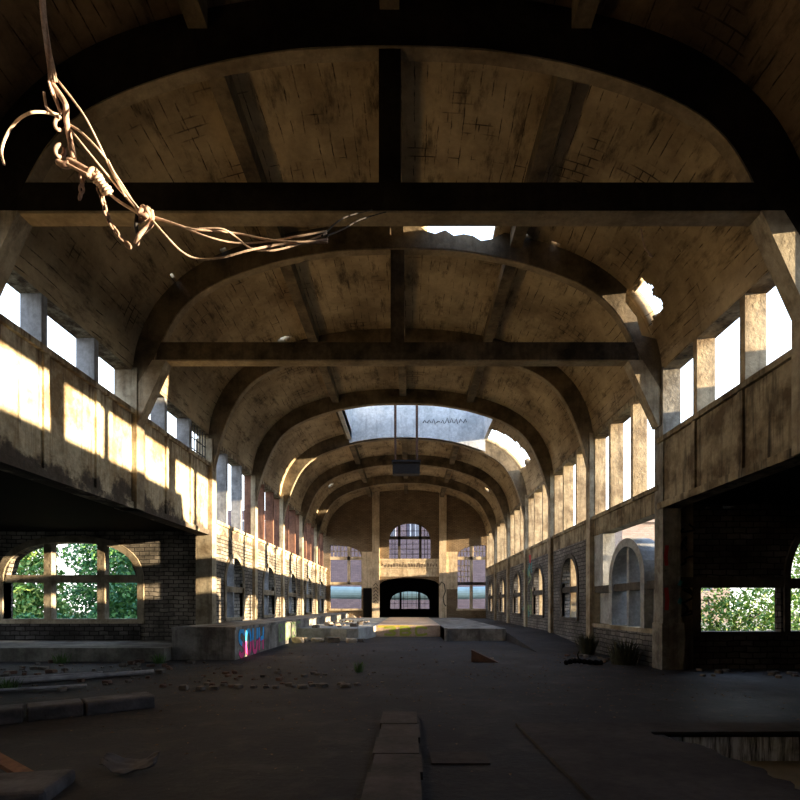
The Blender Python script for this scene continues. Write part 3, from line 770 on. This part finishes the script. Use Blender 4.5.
for ch, u, w_, z, h in (('S', 15.48, .44, .08, .74), ('O', 16.1, .48, .10, .70), ('U', 16.82, .46, .08, .72), ('H', 17.5, .5, .12, .68)):
    S_ = letter(ch, u, z, w_, h)
    lt = tag(ribbons(S_, .185, .004, PM).build('graffiti_letter', 'p_black', plat), 'blue over pink letter with black outline')
    ribbons(split(S_, .44, True), .155, .007, PM).build('blue_fill', 'p_blue', lt); ribbons(split(S_, .44, False), .155, .007, PM).build('pink_fill', 'p_pink', lt)
S_ = []
for ch, u in (('B', 20.2), ('E', 21.3), ('B', 22.4), ('E', 23.4)): tag(ribbons(letter(ch, u, .22, .7, .6), .13, .004, PM).build('graffiti_letter', 'p_green', plat), 'faded green letter')
# lower far platforms either side of the trench
m = MB(); m.prism([(XP + .04, 23.3), (-3.3, 23.6), (-2.5, 23.1), (-1.98, 23.2), (-1.4, 26.2), (-1.4, 43), (XP + .04, 43)], lambda x, y, d: (x, y, d), 0, .55)
far_l = m.build('far_platform', 'patch'); tag(far_l, 'low far platform with broken front edge, left of the trench', 'platform', 'low platforms beside the trench', 'thing')
m = MB(); m.box(1.85, 4.6, 23.2, 43, 0, .55); m.box(1.85, 1.97, 23.0, 26.2, 0, .58)
tag(m.build('far_platform', 'platform'), 'low far platform right of the trench', 'platform', 'low platforms beside the trench', 'thing')
m = MB(); m.box(-1.385, 1.84, 26.2, 43, 0, .58)
tr = m.build('trench_wall', 'trench'); tag(tr, 'low pinkish wall with lime green letters closing the trench', 'wall', None, 'thing')
S_ = []
TM = lambda x, z, d: (x, 26.2 - d, z)
for ch, u in (('3', -.95), ('B', -.15), ('C', .65)): tag(ribbons(letter(ch, u, .1, .5, .38), .11, .004, TM).build('graffiti_letter', 'p_lime', tr), 'lime green letter')
m = MB(); m.prism([(-1.3, .46), (-.5, .48), (.6, .57), (-1.3, .57)], TM, 0, .004); tag(m.build('graffiti', 'p_yellow', tr), 'yellow band')  # flat yellow band along the upper edge of the trench wall
m = MB(); m.box(4.6, W, 23.2, 43, 0, .5)
# sloping earth along the right wall
m = MB(); m.prism([(17.5, 0), (23.5, .42), (43, .5), (43, -.05), (17.5, -.05)], lambda y, z, d: (4.6 + d, y, z), 0, W - 4.6)
struct(m.build('floor', 'floor'), 'sloping dark earth bank along the foot of the right wall', 'floor')

# ------------------------------------------------------------------ skylight shaft and hanging cradle
sk = empty('skylight_shaft', (.7, 25.5, 11), 'open bluish-white skylight shaft in the roof', 'skylight')
pr = [(x, z) for x, z in mirror([(x, z) for x, z, s in resample(INNER, 150)]) if -2.95 <= x <= 4.36]
m = MB(); m.strip([(x, z + .05) for x, z in pr], [(x, 13.2) for x, z in pr], EW(27.72), 0, .1); fw = m.build('shaft_wall', 'white_conc', sk)
for xx in (-3.0, 4.25):
    m = MB(); m.box(xx, xx + .2, 23.18, 27.82, 10.45, 13.2); m.build('shaft_wall', 'white_conc', sk)
m = MB(); m.box(-2.8, 4.25, 22.98, 23.18, 10.75, 13.2); m.build('shaft_wall', 'white_conc', sk)
g = MB(); random.seed(3)
for k in range(10):
    x = 1.0 + k * .24; g.tube([(x, 27.715, 11.3), (x + .1, 27.715, 11.5 + random.uniform(-.1, .1)), (x + .18, 27.715, 11.3 + random.uniform(-.08, .08))], .022, 5)
tag(g.build('graffiti', 'p_black', fw), 'small dark scribbled writing')
cr = empty('hanging_cradle', (.1, 26, 8), 'dark iron box hanging on two rods below the skylight', 'cradle')
m = MB(); m.box(-2.8, 4.25, 25.94, 26.06, 12.1, 12.3); m.build('cross_bar', 'iron', cr)
for xx in (-.42, .66):
    m = MB(); m.tube([(xx, 26, 12.2), (xx, 26, 9.9), (xx, 26, 8.6)], [.07, .06, .045], 8); m.build('rod', 'rust', cr)
m = MB(); m.box(-.55, .8, 25.75, 26.25, 8.1, 8.75); m.box(-.6, .85, 25.7, 26.3, 8.68, 8.78); m.build('box', 'iron', cr)

# ------------------------------------------------------------------ cable tangle
def P(px, py, D=4.2): return Vector((CAMX + (px - 410) / F * D, D, 1.6 + (605 - py) / F * D))
ct = empty('hanging_cable_tangle', P(52, 80), 'sunlit tangle of ropes, hook bar and chains hanging from the vault at upper left', 'cables')
def rope(px, r=.010, D=4.2, name='rope', mat='rope', wob=.06, seed=0):
    pts = []
    for k, q in enumerate(px):
        d = q[2] if len(q) > 2 else D
        pts.append(P(q[0], q[1], d + wob * math.sin(k * 1.7 + seed)))
    m = MB(); m.tube(spl(pts), r * (.72 if name != 'hook_bar' and name != 'shackle' else .85), 8); return m.build(name, mat, ct, True)
for k in range(5):
    rope([(33 + k * 2, -330 + 3 * k, 4.2), (36 + k * 1.5, -100), (40 + 2 * k * .6, 0), (45 + k * 1.2, 45), (48 + k * 1.5, 66), (49 + k * 2, 82)], .009, 4.2, 'hanging_rope', 'rope', .02, k)
rope([(44, 92), (45, 100), (47, 108), (53, 113), (60, 114), (57, 104), (52, 92), (49, 82)], .014, 4.2, 'loop', 'rope', .04)
rope([(50, 80), (55, 88), (62, 98), (66, 106), (66, 116), (69, 135), (72, 150), (73.5, 158)], .026, 4.2, 'hook_bar', 'hook', .02)
rope([(49, 82), (55, 95), (59, 108), (62, 112)], .012, 4.2, 'hook_bar', 'hook', .02, 2)
rope([(60, 117), (52, 114), (42, 112), (30, 113), (18, 120), (9, 131), (3.5, 143), (1.5, 154), (4, 164)], .014, 4.15, 'bent_cable', 'rope', .08)
rope([(56, 78), (70, 96), (85, 117), (100, 146), (112, 172), (125, 195), (139, 212)], .011, 4.2, 'rope', 'rope', .05, 1)
rope([(70, 125), (82, 133), (98, 149), (108, 162), (120, 185), (139, 209)], .012, 4.2, 'rope', 'rope', .05, 2)
rope([(71, 130), (82, 144), (100, 166), (114, 183), (125, 196)], .011, 4.2, 'rope', 'rope', .05, 3)
rope([(108, 160), (114, 172), (122, 184), (140, 213)], .010, 4.2, 'rope', 'rope', .05, 4)
def ring(cx, cy, rx, ry, r, a0=0, a1=360, name='ring', D=4.2, tilt=0.):
    pts = []
    for k in range(25):
        a = math.radians(a0 + (a1 - a0) * k / 24); pts.append(P(cx + rx * math.cos(a), cy + ry * math.sin(a), D + tilt * math.cos(a)))
    m = MB(); m.tube(pts, r, 8); return m.build(name, 'hook', ct, True)
ring(59, 124, 4, 6, .014, 70, 290, 'ring', 4.18, .03); ring(60, 151, 4.5, 6, .015, -30, 280, 'ring', 4.18, .03)
rope([(58, 162), (64, 165), (70, 164)], .032, 4.2, 'shackle', 'hook', 0)
rope([(68, 160), (78, 165), (90, 172)], .030, 4.2, 'shackle', 'hook', 0)
rope([(67, 164), (78, 170), (88, 175)], .016, 4.12, 'shackle', 'hook', 0)
ring(93, 174, 4, 5, .018, 0, 360, 'ring', 4.18, .03)
pts = []
for k in range(90):
    f = k / 89; a = f * 2 * math.pi * 6; c_ = (95 + 13 * f, 175 + 18 * f); rr = 4.6 + .8 * math.sin(f * 9)
    pts.append(P(c_[0] + rr * .75 * math.cos(a), c_[1] - rr * .5 * math.cos(a), 4.2 + .045 * math.sin(a)))
m = MB(); m.tube(pts, .013, 7); m.build('rope_binding', 'rope', ct, True)
rope([(93, 174), (100, 183), (108, 193)], .03, 4.2, 'shackle', 'hook', 0)
rope([(108, 192), (117, 200), (128, 207), (141, 215)], .016, 4.2, 'rope', 'rope', .03)
# chains
def chain(px, n, D=4.2, size=4.2):
    pts = spl([P(*q, D) for q in px], 12); m = MB()
    for k in range(n):
        f = (k + .5) / n * (len(pts) - 1); i = int(f); p = pts[i]; d = (pts[min(i + 1, len(pts) - 1)] - pts[max(i - 1, 0)]).normalized()
        sd = d.cross(Vector((0, 1, 0))).normalized(); other = d.cross(sd)
        s2 = (sd * .85 + other * .5) if k % 2 else (sd * .5 - other * .85)
        L = size / F * D
        loop = []
        for q in range(16):
            a = 2 * math.pi * q / 16; loop.append(p + d * (L * .95 * math.cos(a)) + s2 * (L * .5 * math.sin(a)))
        m.tube(loop, .0095, 6, True)
    return m.build('chain', 'hook', ct, True)
chain([(82, 175), (82, 186), (80, 198)], 4, 4.2, 4.0)
chain([(99, 190), (103, 200), (106, 212), (111, 224), (119, 236), (130, 247)], 10, 4.2, 4.0)
# knot
random.seed(11); pts = [P(145 + random.uniform(-6, 6), 214 + random.uniform(-8, 8), 4.2 + random.uniform(-.05, .05)) for _ in range(16)]
m = MB(); m.tube(spl(pts, 6), .017, 7); m.build('knot', 'hook', ct, True)
rope([(151, 210), (152, 222), (145, 230), (139, 236), (136, 244)], .028, 4.2, 'knot', 'hook', .02)
rope([(137, 214), (136, 226), (138, 236)], .02, 4.2, 'knot', 'iron', .02)
# tail ropes, running on to the tie beam behind
rope([(152, 216), (170, 222), (192, 229), (215, 231), (240, 234), (270, 240), (300, 242), (328, 239)], .011, 4.2, 'tail_rope', 'rope', .04, 1)
rope([(152, 218), (175, 224), (205, 236), (235, 243), (262, 242), (300, 236), (327, 231)], .011, 4.2, 'tail_rope', 'rope', .04, 2)
rope([(153, 221), (166, 236), (182, 252), (198, 259), (220, 258), (250, 250), (285, 244), (328, 242)], .012, 4.2, 'tail_rope', 'rope', .04, 3)
rope([(196, 229), (222, 229), (237, 238), (250, 248), (268, 251), (296, 245), (327, 233)], .010, 4.2, 'tail_rope', 'rope', .04, 4)
rope([(327, 236, 4.2), (345, 228, 5.2), (362, 219, 6.6), (386, 212, 8.0)], .010, 4.2, 'tail_rope', 'iron', 0)
rope([(322, 236, 4.2), (340, 220, 5.2), (355, 214, 6.6), (372, 210, 8.0)], .010, 4.2, 'tail_rope', 'iron', 0)
# loose wire hanging from the vault on the right
m = MB(); m.tube(spl([P(641, 228, 9.5), P(643, 240, 9.4), P(645, 248, 9.35), P(650, 254, 9.4), P(652, 257, 9.4), P(648, 255, 9.4)]), .014, 6)
tag(m.build('loose_wire', 'rope'), 'short loose pale wire dangling from the vault on the right', 'wire')

# ------------------------------------------------------------------ graffiti on the right pillar and wall
random.seed(8)
PW = lambda x, z, d: (x, 12.86 - d, z); WWl = lambda x, z, d: (x, 13.08 - d, z)
for z0, n in ((3.35, 5), (2.95, 6), (2.5, 6), (1.75, 7), (1.25, 6)):
    st_ = [(7.12 + random.uniform(0, .34), z0 + .34 * k / n + random.uniform(-.12, .16)) for k in range(n)]
    pts = [(p.x, p.y) for p in spl([(*p, 0) for p in st_], 4)]
    tag(ribbons([pts], .05, .004, WWl).build('graffiti', 'p_black', WP), 'black spray tag beside the pillar')
tag(ribbons([[(6.66, 1.5), (6.68, 1.75), (6.65, 2.0)]], .10, .003, PW).build('graffiti', 'p_red', RP), 'faded red paint mark')
tag(ribbons([[(6.66, 2.6), (6.64, 2.8), (6.67, 3.05)]], .09, .003, PW).build('graffiti', 'p_red', RP), 'faded red paint mark')
tag(ribbons([[(6.98, 1.66), (7.01, 1.74)]], .09, .003, PW).build('graffiti', 'p_teal', RP), 'small teal paint mark')
tag(ribbons([[(6.98, 2.1), (7.02, 2.18)]], .09, .003, PW).build('graffiti', 'p_teal', RP), 'small teal paint mark')

# painted panel on right wall between two arched windows
gm = empty('graffiti_panel', (W - .02, 28.2, 2), 'tall patch of green and teal graffiti on the right wall between two arched windows', 'graffiti')
random.seed(4)
GW = lambda y, z, d: (W - .001 - d, y, z)
for mat, n, zr in (('p_green', 26, (.9, 3.2)), ('p_teal', 9, (.7, 1.3)), ('p_teal', 6, (3.0, 3.5)), ('p_red', 4, (3.4, 3.9)), ('p_black', 9, (1.0, 3.2))):
    st_ = []
    for k in range(n):
        y = random.uniform(26.6, 28.7); z = random.uniform(*zr)
        if 27.8 < y < 28.2: y += .5
        st_.append([(y, z), (y + random.uniform(-.15, .15), z + random.uniform(.1, .4)), (y + random.uniform(-.3, .3), z + random.uniform(.1, .5))])
    for q in st_: ribbons([q], .12, .004 if mat != 'p_black' else .006, GW).build('paint_stroke', mat, gm)

# ------------------------------------------------------------------ loose things on the floor
def rock_mesh(name, seed, mat, sub=2):
    bm = bmesh.new(); bmesh.ops.create_icosphere(bm, subdivisions=sub, radius=1)
    for v in bm.verts:
        p = v.co.copy(); f = 1 + .35 * noise.noise(p * 1.3 + Vector((seed * 9, 0, 0))) + .12 * noise.noise(p * 3.5 + Vector((0, seed * 5, 0)))
        v.co = Vector((max(-.75, min(.75, p.x * f)), max(-.7, min(.7, p.y * f)), max(-.55, min(.55, p.z * f))))
    me = bpy.data.meshes.new(name); bm.to_mesh(me); bm.free(); me.materials.append(M[mat])
    l = me.uv_layers.new(name='UVMap'); return me
RK = {mt: [rock_mesh('rubble_stone', s, mt) for s in range(4)] for mt in ('stone', 'stone_pale', 'redbrick', 'kerb')}
ROCKS = []
def rock(x, y, z, r, mat, label, group, name='rubble_stone', cat='stone', sq=None):
    for q in range(12):
        if all((x - a) ** 2 + (y - b) ** 2 > (1.05 * (r + c)) ** 2 for a, b, c in ROCKS): break
        x += random.uniform(-.3, .3); y += random.uniform(-.12, .12)
    else: return
    ROCKS.append((x, y, r))
    o = bpy.data.objects.new(name, random.choice(RK[mat])); COL.objects.link(o)
    sx = r * random.uniform(.8, 1.25); sy = r * random.uniform(.8, 1.2); sz = r * random.uniform(.55, .9)
    o.scale = (sx, sy, sz); o.location = (x, y, z + sz * .4); o.rotation_euler = (0, 0, random.uniform(0, 6.3))
    return tag(o, label, cat, group)
random.seed(21)
for k in range(60):
    x = random.uniform(-9.8, -5.2); y = random.uniform(9.6, 14.4)
    rock(x, y, 0, random.choice((.05, .07, .09, .12)), random.choice(('stone', 'stone', 'redbrick')), 'small lump of rubble strewn before the pale left plinth', 'rubble before the left plinth')
for k in range(34):
    x = random.uniform(-4.6, -1.3); y = random.uniform(10.0, 12.2)
    rock(x, y, 0, random.choice((.04, .06, .08)), random.choice(('stone', 'redbrick')), 'small lump of rubble in the low heap left of centre floor', 'rubble left of centre')
for k in range(30):
    x = random.uniform(-4.5, -2.1); y = random.uniform(22.1, 23.1)
    rock(x, y, 0, random.choice((.12, .18, .26, .32)), random.choice(('stone_pale', 'stone_pale', 'stone')), 'pale block of rubble at the broken end of the far platform', 'rubble at the far platform')
for k in range(22):
    x = random.uniform(-4.4, -2.2); y = random.uniform(23.5, 33)
    rock(x, y, .55, random.choice((.1, .15, .22)), random.choice(('stone_pale', 'stone')), 'lump of rubble lying on top of the far left platform', 'rubble on the far platform')
for k in range(26):
    x = random.uniform(5.2, 6.4); y = random.uniform(14, 17.2)
    rock(x, y, 0, random.choice((.05, .08, .11)), random.choice(('stone', 'stone', 'redbrick')), 'small lump of rubble under the broken right wall', 'rubble under the broken wall')
for k in range(20):
    x = random.uniform(6.8, 11.5); y = random.uniform(11.2, 12.7)
    rock(x, y, 0, random.choice((.05, .07, .1)), 'stone', 'small lump of rubble on the floor of the right transept', 'rubble in the right transept')
for k in range(24):
    x = random.uniform(-6.2, -3.75); y = YF - random.uniform(.2, .9)
    rock(x, y, .55, random.choice((.15, .22, .3)), random.choice(('redbrick', 'stone_pale')), 'red and pale rubble heaped below the left window of the end wall', 'rubble below the end wall window')
for k in range(40):
    x = random.uniform(-3.8, 3.2); y = random.uniform(9.5, 21)
    rock(x, y, 0, random.choice((.025, .035, .05)), random.choice(('stone_pale', 'stone', 'redbrick')), 'tiny chip of stone scattered over the open middle of the floor', 'stone chips on the floor')
for k in range(14):
    rock(-3.9 + k * .24 + random.uniform(-.05, .05), 9.75 + .05 * k + random.uniform(-.08, .08), 0, random.choice((.08, .1, .12)), 'stone', 'flat grey stone in the crumbling row left of the floor strip', 'crumbling row of stones')
# kerb stones, front left
for k, (x0, x1, y0, y1, lab) in enumerate(((-5.75, -5.05, 6.75, 7.3, 'leftmost of the three old kerb stones on the left floor'), (-5.08, -4.5, 7.2, 7.75, 'middle of the three old kerb stones on the left floor'), (-4.56, -3.75, 7.6, 8.35, 'rightmost and longest of the three old kerb stones on the left floor'))):
    m = MB(); m.box((x0 - x1) * 1.15, (x1 - x0) * 1.15, -.24, .24, -.02, .2)
    o = m.build('kerb_stone', 'kerb'); o.location = ((x0 + x1) / 2, (y0 + y1) / 2, 0); o.scale = (.5, 1, 1); o.rotation_euler = (0, 0, math.radians(35 + 3 * k))
    bv = o.modifiers.new('b', 'BEVEL'); bv.width = .05; bv.segments = 3; tag(o, lab, 'kerb stone', 'kerb stones on the left')
m = MB(); m.box(-.5, .5, -.3, .3, -.02, .12)
o = m.build('kerb_stone', 'kerb'); o.location = (-3.15, 4.35, 0); o.rotation_euler = (0, 0, math.radians(12)); bv = o.modifiers.new('b', 'BEVEL'); bv.width = .05; bv.segments = 3
tag(o, 'lone kerb block at the bottom left corner beside the brown board', 'kerb stone')
m = MB(); m.box(-.5, .5, -.06, .06, 0, .04)
o = m.build('wooden_board', 'wood'); o.location = (-3.45, 4.85, .10); o.rotation_euler = (0, math.radians(5), math.radians(-32)); tag(o, 'short reddish-brown board at the bottom left corner', 'board')
# cloth scrap with two raised corners
m = MB(); n = 16; V = lambda a, b: (-.26 + .52 * a, .30 * (b - .5) * (1 - .65 * abs(2 * a - 1)), .015 + .17 * max(0, abs(2 * a - 1) - .1) ** 1.3 * (.4 + .6 * b) + .03 * nz(a * 5, b * 5) + .06 * b * (1 - abs(2 * a - 1)))
for i in range(n):
    for j in range(n):
        m.face([V(i / n, j / n), V((i + 1) / n, j / n), V((i + 1) / n, (j + 1) / n), V(i / n, (j + 1) / n)])
o = m.build('cloth_scrap', 'cloth', None, True); o.location = (-2.35, 4.95, .02); sm = o.modifiers.new('t', 'SOLIDIFY'); sm.thickness = .012
tag(o, 'grey crumpled cloth scrap with two raised corners on the front left floor', 'cloth')
# poles before the plinth
for k, (p, q, r, lab) in enumerate((((-8.4, 9.9, .06), (-5.6, 12.0, .06), .055, 'long bleached pole lying before the left plinth, nearer the wall'), ((-7.6, 9.2, .05), (-5.9, 10.0, .05), .035, 'shorter bleached pole lying nearer the kerb stones'),
                                ((-8.6, 10.5, .06), (-6.6, 11.7, .06), .05, 'dark-streaked pole lying closest to the plinth'))):
    m = MB(); m.tube([p, q], r, 8); tag(m.build('wooden_pole', 'pole'), lab, 'pole', 'poles before the plinth')
m = MB(); m.tube([(-4.15, 8.2, .04), (-4.02, 8.26, .04)], .04, 12); tag(m.build('drink_can', 'can'), 'small crushed red can beside the end of the kerb stones', 'can')
# right hand bits
m = MB(); m.prism([(-.5, 0), (.25, 0), (-.5, .34)], lambda x, z, d: (x, d, z), -.12, .12)
o = m.build('broken_slab', 'redbrick'); o.location = (2.55, 14.6, 0); o.rotation_euler = (0, 0, math.radians(-12)); tag(o, 'triangular reddish lump of broken slab lying on the right floor', 'slab')
m = MB(); m.tube(spl([(-.5, 0, .05), (-.2, .05, .1), (.1, -.02, .08), (.5, .03, .05)]), [.05 + .03 * math.sin(k) ** 2 for k in range(25)], 7)
m.tube(spl([(-.1, .02, .1), (-.12, .1, .25), (-.08, .12, .35)]), .02, 6)
o = m.build('charred_branch', 'black'); o.location = (4.95, 13.9, .0); tag(o, 'black charred branch lying before the broken right wall', 'branch')
# litter
m = MB(); random.seed(31)
for k in range(2600):
    x = random.uniform(-9, 6.5); y = random.triangular(4.2, 24, 12); s = random.uniform(.012, .035); a = random.uniform(0, 6.28)
    if x > 1.3 and y < 7.1: continue
    if (x < XP + .2 and y > 14.5) or y > 22.8: continue
    ca, sa = math.cos(a) * s, math.sin(a) * s; z = .012
    m.face([(x - ca, y - sa, z), (x + sa * .5, y - ca * .5, z + s * .4), (x + ca, y + sa, z), (x - sa * .5, y + ca * .5, z + s * .2)])
tag(m.build('leaf_litter', 'litter', recalc=False), 'dry leaves and scraps scattered over the black floor', 'litter', None, 'stuff')
# weeds
def tuft(x, y, z, h, n, mat, label, r=.12, name='weed_tuft', group=None):
    m = MB()
    for k in range(n):
        a = random.uniform(0, 6.28); d = random.uniform(0, r); b = random.uniform(.2, .9) * h; t = random.uniform(.4, 1.) * h; w_ = .006 + h * .008
        bx, by = x + d * math.cos(a), y + d * math.sin(a); ex, ey = bx + b * .6 * math.cos(a), by + b * .6 * math.sin(a)
        mx, my = (bx + ex) / 2, (by + ey) / 2; px_, py_ = -math.sin(a) * w_, math.cos(a) * w_
        m.face([(bx - px_, by - py_, z), (bx + px_, by + py_, z), (mx + px_, my + py_, z + t * .7), (mx - px_, my - py_, z + t * .7)])
        m.face([(mx - px_, my - py_, z + t * .7), (mx + px_, my + py_, z + t * .7), (ex, ey, z + t)])
    return tag(m.build(name, mat, recalc=False), label, 'weed', group)
random.seed(41)
tuft(-.9, 12.4, 0, .28, 50, 'weed', 'small green weed growing out of the middle of the floor', .1)
tuft(-6.6, 14.3, 0, .3, 60, 'weed', 'green weed at the right end of the left plinth', .2)
tuft(-9.3, 14.35, 0, .3, 60, 'weed', 'green weed at the middle of the left plinth', .25)
tuft(-7.3, 9.8, 0, .25, 60, 'weed', 'low green weed beside the shorter bleached pole', .25)
tuft(6.1, 17.0, 0, .75, 260, 'dry', 'dark dry weed clump below the left end of the broken wall', .25)
tuft(6.15, 14.1, 0, .75, 340, 'dry', 'dark dry weed clump below the arched frame in the broken wall', .4)

# ------------------------------------------------------------------ outside
m = MB(); m.face([(-120, -60, -.35), (120, -60, -.35), (120, 140, -.35), (-120, 140, -.35)]); struct(m.build('ground', 'earth'), 'earth and grass outside the hall', 'ground')
def tree(name, label, base, blobs, n, mats, ls, group, trunk=True):
    t = empty(name, base, label, 'tree' if trunk else 'bush', group)
    rng = np.random.RandomState(int(abs(base[0] * 17 + base[1] * 7)) % 9999)
    tot = sum(b[3] ** 2 for b in blobs)
    for mi, mat in enumerate(mats):
        V = []; 
        for (bx, by, bz, br) in blobs:
            k = int(n / len(mats) * br ** 2 / tot); d = rng.normal(size=(k, 3)); d /= np.linalg.norm(d, axis=1)[:, None]
            rad = br * (.35 + .65 * rng.rand(k) ** .5); c = np.array((bx, by, bz)) + d * rad[:, None] * np.array((1, 1, .85))
            u = rng.normal(size=(k, 3)); u /= np.linalg.norm(u, axis=1)[:, None]; v = np.cross(u, rng.normal(size=(k, 3))); v /= np.linalg.norm(v, axis=1)[:, None]
            s = ls * (.6 + .8 * rng.rand(k))[:, None]
            V.append(np.stack([c - u * s, c - v * s * .5, c + u * s, c + v * s * .5], 1).reshape(-1, 3))
        V = np.concatenate(V); V[:, 2] = np.maximum(V[:, 2], -.3); N = len(V) // 4
        me = bpy.data.meshes.new('foliage'); me.from_pydata(V.tolist(), [], [(4 * q, 4 * q + 1, 4 * q + 2, 4 * q + 3) for q in range(N)]); me.materials.append(M[mat])
        o = bpy.data.objects.new('foliage', me); COL.objects.link(o); o.parent = t; o.matrix_parent_inverse = Matrix.Translation(-Vector(base))
    m = MB(); bx, by, bz = base
    if trunk: m.tube([(bx, by, -.35), (bx + .1, by, 1.2), blobs[0][:3]], [.16, .12, .05], 8)
    for b in blobs[(1 if trunk else 0):]: m.tube([(bx, by, -.3 if not trunk else 1.1), ((bx + b[0]) / 2, (by + b[1]) / 2, b[2] * .6), b[:3]], [.06, .04, .015], 6)
    m.build('trunk' if trunk else 'stem', 'bark', t, True)
G_ = 'trees outside the left transept window'
tree('leafy_tree', 'yellow-green tree seen in the left third of the wide window', (-16.6, 23.4, -.35), [(-16.6, 23.4, 2.6, 1.3), (-17.4, 23.4, 1.6, 1.2), (-16.0, 23.2, 1.3, 1.1), (-17.0, 23.6, 4.2, 1.2)], 6500, ['leaf_b', 'leaf_a'], .11, G_)
tree('leafy_tree', 'fresh green tree seen in the middle of the wide window', (-15.6, 27.8, -.35), [(-15.8, 27.8, 2.8, 1.8), (-17.0, 28.0, 1.7, 1.5), (-14.2, 27.6, 1.4, 1.6), (-15.6, 28.0, 4.6, 1.6), (-17.0, 28.2, 4.4, 1.4), (-14.2, 27.9, 4.0, 1.3)], 9500, ['leaf_a', 'leaf_c'], .11, G_)
tree('leafy_tree', 'dense deep green tree seen in the right third of the wide window', (-12.0, 23.4, -.35), [(-12.0, 23.4, 2.2, 1.3), (-12.9, 23.4, 1.0, 1.1), (-11.3, 23.2, 1.3, 1.2), (-11.8, 23.6, 4.1, 1.2)], 6500, ['leaf_c', 'leaf_a'], .11, G_)
tree('shrub', 'low green shrubbery directly outside the wide left window', (-14, 21.6, -.35), [(-15.6, 21.6, .5, .9), (-14.2, 21.5, .6, .8), (-12.8, 21.7, .5, .9), (-11.4, 21.6, .5, .8)], 3600, ['leaf_a', 'leaf_c'], .09, 'shrubs outside the hall', False)
tree('shrub', 'sunlit yellow-green bush outside the low right transept window', (10.2, 17.0, -.35), [(9.6, 16.8, .6, .9), (10.6, 17.2, 1.1, .9), (11.6, 17.2, 1.3, 1.1), (12.6, 17.6, 1.6, 1.2), (10.4, 17.6, 1.9, .8)], 4200, ['leaf_b', 'leaf_a'], .07, 'shrubs outside the hall', False)
tree('leafy_tree', 'tall light green tree outside the far right arched window', (16.2, 20.4, -.35), [(16.2, 20.4, 2.6, 1.4), (15.4, 20.2, 1.3, 1.2), (17.4, 20.6, 1.6, 1.3), (16.4, 20.4, 3.9, 1.1)], 4200, ['leaf_b', 'leaf_a'], .09, None)
tree('shrub', 'green bush seen through the arched frame of the broken wall', (8.6, 19.2, -.35), [(8.6, 19.2, .6, .8), (9.2, 19.8, 1.2, .7)], 1500, ['leaf_b', 'leaf_a'], .07, 'shrubs outside the hall', False)
# buildings beyond
b = empty('brick_building', (0, 60, 0), 'long purple-grey brick building seen through the end wall windows', 'building')
m = MB(); m.box(-22, 13, 60, 66, -.35, 12.5); m.build('wall', 'outbrick', b)
for k in range(11):
    m = MB(); x = -20 + k * 2.9; m.box(x, x + 1.3, 59.95, 60.02, 9.2, 11.4); f = m.build('window', 'outwhite', b)
    m = MB(); m.box(x + .12, x + .6, 59.92, 59.96, 9.35, 11.25); m.box(x + .7, x + 1.18, 59.92, 59.96, 9.35, 11.25); m.build('pane', 'outglass', f)
b = empty('brick_building', (29, 62, 0), 'pinkish brick building seen above the arched frame of the broken wall', 'building')
m = MB(); m.box(24, 36, 58, 68, -.35, 10.8); m.build('wall', 'outpink', b)
m = MB(); m.prism([(23.5, 10.8), (30, 14.0), (36.5, 10.8)], EW(58), -.3, 10); m.build('roof', 'outpink', b)
for k in range(4):
    m = MB(); m.box(25 + k * 2.6, 26.2 + k * 2.6, 57.95, 58.02, 3.2, 5.2); m.build('window', 'outglass', b)
m = MB(); m.tube([(-14, 52, 2.95), (-4.5, 52, 2.8), (0, 52, 2.7), (6, 52, 2.8), (14, 52, 3.0)], .62, 16)
for xx in (-9, 9): m.box(xx - .3, xx + .3, 51.7, 52.3, -.35, 2.4)
tag(m.build('overhead_pipe', 'pipe', None), 'wide pale blue pipe crossing outside the end wall windows', 'pipe')
